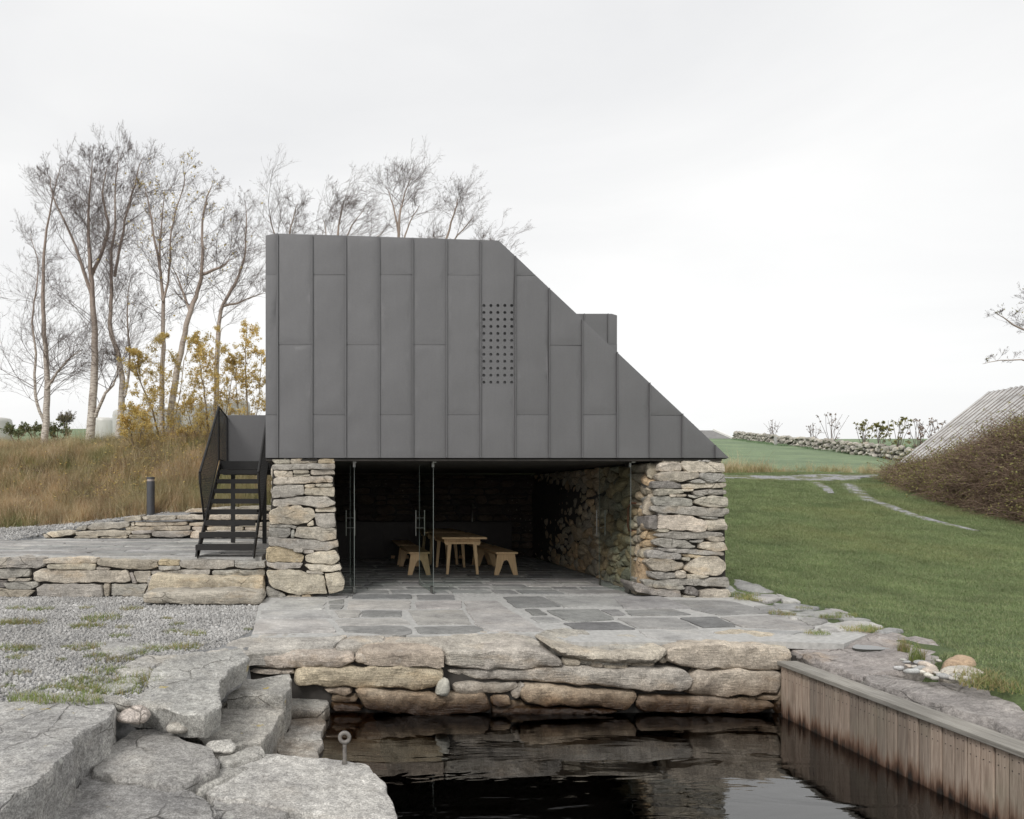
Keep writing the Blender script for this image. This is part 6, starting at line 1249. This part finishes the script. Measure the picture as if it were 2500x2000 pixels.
MB().bar(Vector((e0.x + 0.1, YSd + 0.15, e0.z - 0.12)) - so_, Vector((e0.x + 0.1, YSd - 7.2, e0.z - 0.12)) - so_, 0.14, 0.16).build('eave_beam', MT['rust'], sh)
for i in range(9): yy = YSd - 0.1 - i * 0.85; MB().bar(Vector((e0.x - 0.08, yy, e0.z - 0.14)) - so_, Vector((r0_.x, yy, r0_.z - 0.14)) - so_, 0.07, 0.12, up=(0, 1, 0)).build('rafter', MT['ceiling'], sh)
m_ = MB(); xr = 2 * r0_.x - e0.x; m_.prism([Vector((e0.x + 0.2, YSd - 0.2, Hs(e0.x, YSd) - 0.4)) - so_, Vector((xr - 0.2, YSd - 0.2, Hs(e0.x, YSd) - 0.4)) - so_, Vector((xr - 0.2, YSd - 0.2, e0.z)) - so_, Vector((r0_.x, YSd - 0.2, r0_.z - 0.25)) - so_, Vector((e0.x + 0.2, YSd - 0.2, e0.z)) - so_], (0, -6.9, 0)); m_.build('wall', MT['ceiling'], sh)
# thicket: a dark mound of old stems with arching twigs and leaves all over it
def mound_h(X, Y): d = hedge_in(X, Y); return np.interp(Y, [16, 19, 21, 22.5, 25, 27.5, 29], [3.6, 3.5, 2.9, 1.7, 0.9, 0.55, 0.4]) * (1 - np.exp(-np.maximum(d, 0) / 0.75)) 
mx = np.arange(16.5, 29, 0.25); my = np.arange(15.5, 28.9, 0.25); MX, MY = np.meshgrid(mx, my); D = hedge_in(MX, MY); mh = mound_h(MX, MY); MZ = H(MX, MY) + np.where(D > 0, mh * 0.86, -0.3)
MZ += np.where(D > 0, 1, 0) * np.array([[0.28 * noise.fractal(Vector((x * 0.9, y * 0.9, 2)), 0.9, 2.0, 3) for x in mx] for y in my])
v = np.stack([MX.ravel(), MY.ravel(), MZ.ravel()], 1); ii = np.arange(v.shape[0]).reshape(MX.shape); f = np.stack([ii[:-1, :-1], ii[:-1, 1:], ii[1:, 1:], ii[1:, :-1]], -1).reshape(-1, 4)
cen = v[f].mean(1); f = f[hedge_in(cen[:, 0], cen[:, 1]) > 0.12]
hd = quick_mesh('bramble_thicket', v, f, MT['brcore'], None); tag(hd, 'dense brown bramble thicket climbing over the old shed roof', 'thicket')
def bramble_mesh(seed, nst, nlf):
    r = random.Random(seed); P, R = [], []; lv_, lf_ = [], []
    for _ in range(nst):
        a = r.uniform(0, 6.283); L_ = r.uniform(0.35, 0.95); p = Vector((r.uniform(-.22, .22), r.uniform(-.22, .22), -0.1)); d = Vector((math.cos(a) * 0.8, math.sin(a) * 0.8, r.uniform(0.3, 1.2))).normalized(); pts = []
        for i in range(5): pts.append(p.copy()); d = (d + Vector((r.gauss(0, .15), r.gauss(0, .15), -0.22 + r.gauss(0, .12)))).normalized(); p = p + d * L_ / 4
        P.append(pts); R.append([0.0055, 0.005, 0.0045, 0.004, 0.003])
        if r.random() < nlf:
            for i in range(2, 5):
                for _k in range(2):
                    c = pts[i] + Vector((r.gauss(0, .03), r.gauss(0, .03), r.gauss(0, .03))); a_ = Vector((r.gauss(0, 1), r.gauss(0, 1), r.gauss(0, .6))).normalized(); b_ = a_.cross(Vector((r.gauss(0, 1), r.gauss(0, 1), r.gauss(0, 1)))).normalized(); s = r.uniform(0.03, 0.06); j = len(lv_)
                    lv_ += [c - a_ * s * .5, c + b_ * s * .35, c + a_ * s * .5, c - b_ * s * .35]; lf_.append((j, j + 1, j + 2, j + 3))
    V, Fq = tube_batch(P, R, 3); n0 = len(V); V = list(map(tuple, V)) + [tuple(q) for q in lv_]; fs = [tuple(q) for q in Fq] + [tuple(n0 + i for i in q) for q in lf_]
    o = src_obj('bramble_clump', V, fs, MT['bramble']); o.data.materials.append(MT['brleaf']); mi = [0] * len(Fq) + [1] * len(lf_); o.data.polygons.foreach_set('material_index', mi); return o
br_src = [bramble_mesh(200 + s, 22, pl_) for s, pl_ in enumerate((0.1, 0.2, 0.45, 0.75))]
N = 9000; Xh = NR.uniform(16.5, 28, N); Yh = NR.uniform(15.8, 28.6, N); d = hedge_in(Xh, Yh); ok = (d > -0.05) & (d < 5.5) & (Xh < 1.1 * Yh + 1.5); Xh, Yh, d = Xh[ok], Yh[ok], d[ok]
zh = H(Xh, Yh) + mound_h(Xh, Yh) * 0.86 * NR.uniform(0.55, 1.02, len(Xh)) ** 0.5 + 0.05
lp = np.array([noise.noise(Vector((a * 0.5, b * 0.5, 21))) for a, b in zip(Xh, Yh)]) + NR.normal(0, 0.2, len(Xh)); pk = np.where(lp > 0.22, 3, np.where(lp > 0.05, 2, NR.integers(0, 2, len(Xh))))
bs = stuff('bramble_twigs', 'tangle of arching brown twigs and yellowish leaves on the thicket', 'brambles')
scatter(bs, np.stack([Xh, Yh, zh], 1), rnd_rot(len(Xh), 0.7), NR.uniform(0.7, 1.25, len(Xh)), pk, br_src)
# sprays of bramble reaching over the roof sheets

# rain puddle lying in a hollow of the bedrock
pm_ = NT('puddle_water', 0.03, IOR=1.4); pm_.b.inputs['Base Color'].default_value = (0.05, 0.05, 0.045, 1)
pts = [gzp(1800 + (900 + 150 * math.cos(a) * (1 + 0.1 * math.sin(3 * a))) / 2.654, 1350 + (603 + 28 * math.sin(a) * (1 + 0.15 * math.cos(2 * a))) / 2.654, -0.035, (5.05, 6.5), (0.0, 0.0)) for a in np.linspace(0, 6.283, 40, endpoint=False)]
m_ = MB(); m_.prism(pts, (0, 0, -0.03)); o = m_.build('puddle', pm_.mat); tag(o, 'shallow rain puddle on the bedrock', 'puddle', kind='structure')

# brown weed stalks and green scrub on the bank
n_ = 420; Xw = NR.uniform(-11, -1, n_); Yw_ = NR.uniform(17.4, 23.2, n_); kp = np.array([noise.noise(Vector((a * 0.45, b * 0.6, 33))) for a, b in zip(Xw, Yw_)]) + NR.normal(0, 0.12, n_) > 0.02; Xw, Yw_ = Xw[kp], Yw_[kp]
ws = stuff('bank_weeds', 'brown weed stalks and sprigs standing in the bank grass', 'weeds')
scatter(ws, np.stack([Xw, Yw_, z_at(Xw, Yw_) + 0.08], 1), rnd_rot(len(Xw), 0.4), NR.uniform(0.5, 0.95, len(Xw)), NR.integers(0, 4, len(Xw)), br_src)
MT['gleaf'] = leafmat('scrub_leaf', [(0.10, 0.13, 0.05), (0.15, 0.18, 0.07), (0.20, 0.20, 0.09)])
for i, (x, lab) in enumerate(((40, 'low green scrub beside the wrapped bale at the end of the bank'), (85, 'low green scrub at the foot of the low forking birch'), (140, 'low green scrub between the forking birch and the thick birch'))):
    tree('scrub', lab, 'shrub', [[(x, 1085), (x - 12, 1062), (x - 22, 1046)], [(x, 1085), (x + 3, 1060), (x + 6, 1042)], [(x, 1085), (x + 20, 1064), (x + 28, 1050)]], 23.4, 130 + i, 12, 0.5, 0.02, 0.2, wind=0, leaves=900, leaf=0.07, leafm='gleaf', barkm='ytwig', twigm='ytwig', lv=(4, 3, 2), minr=0.004)
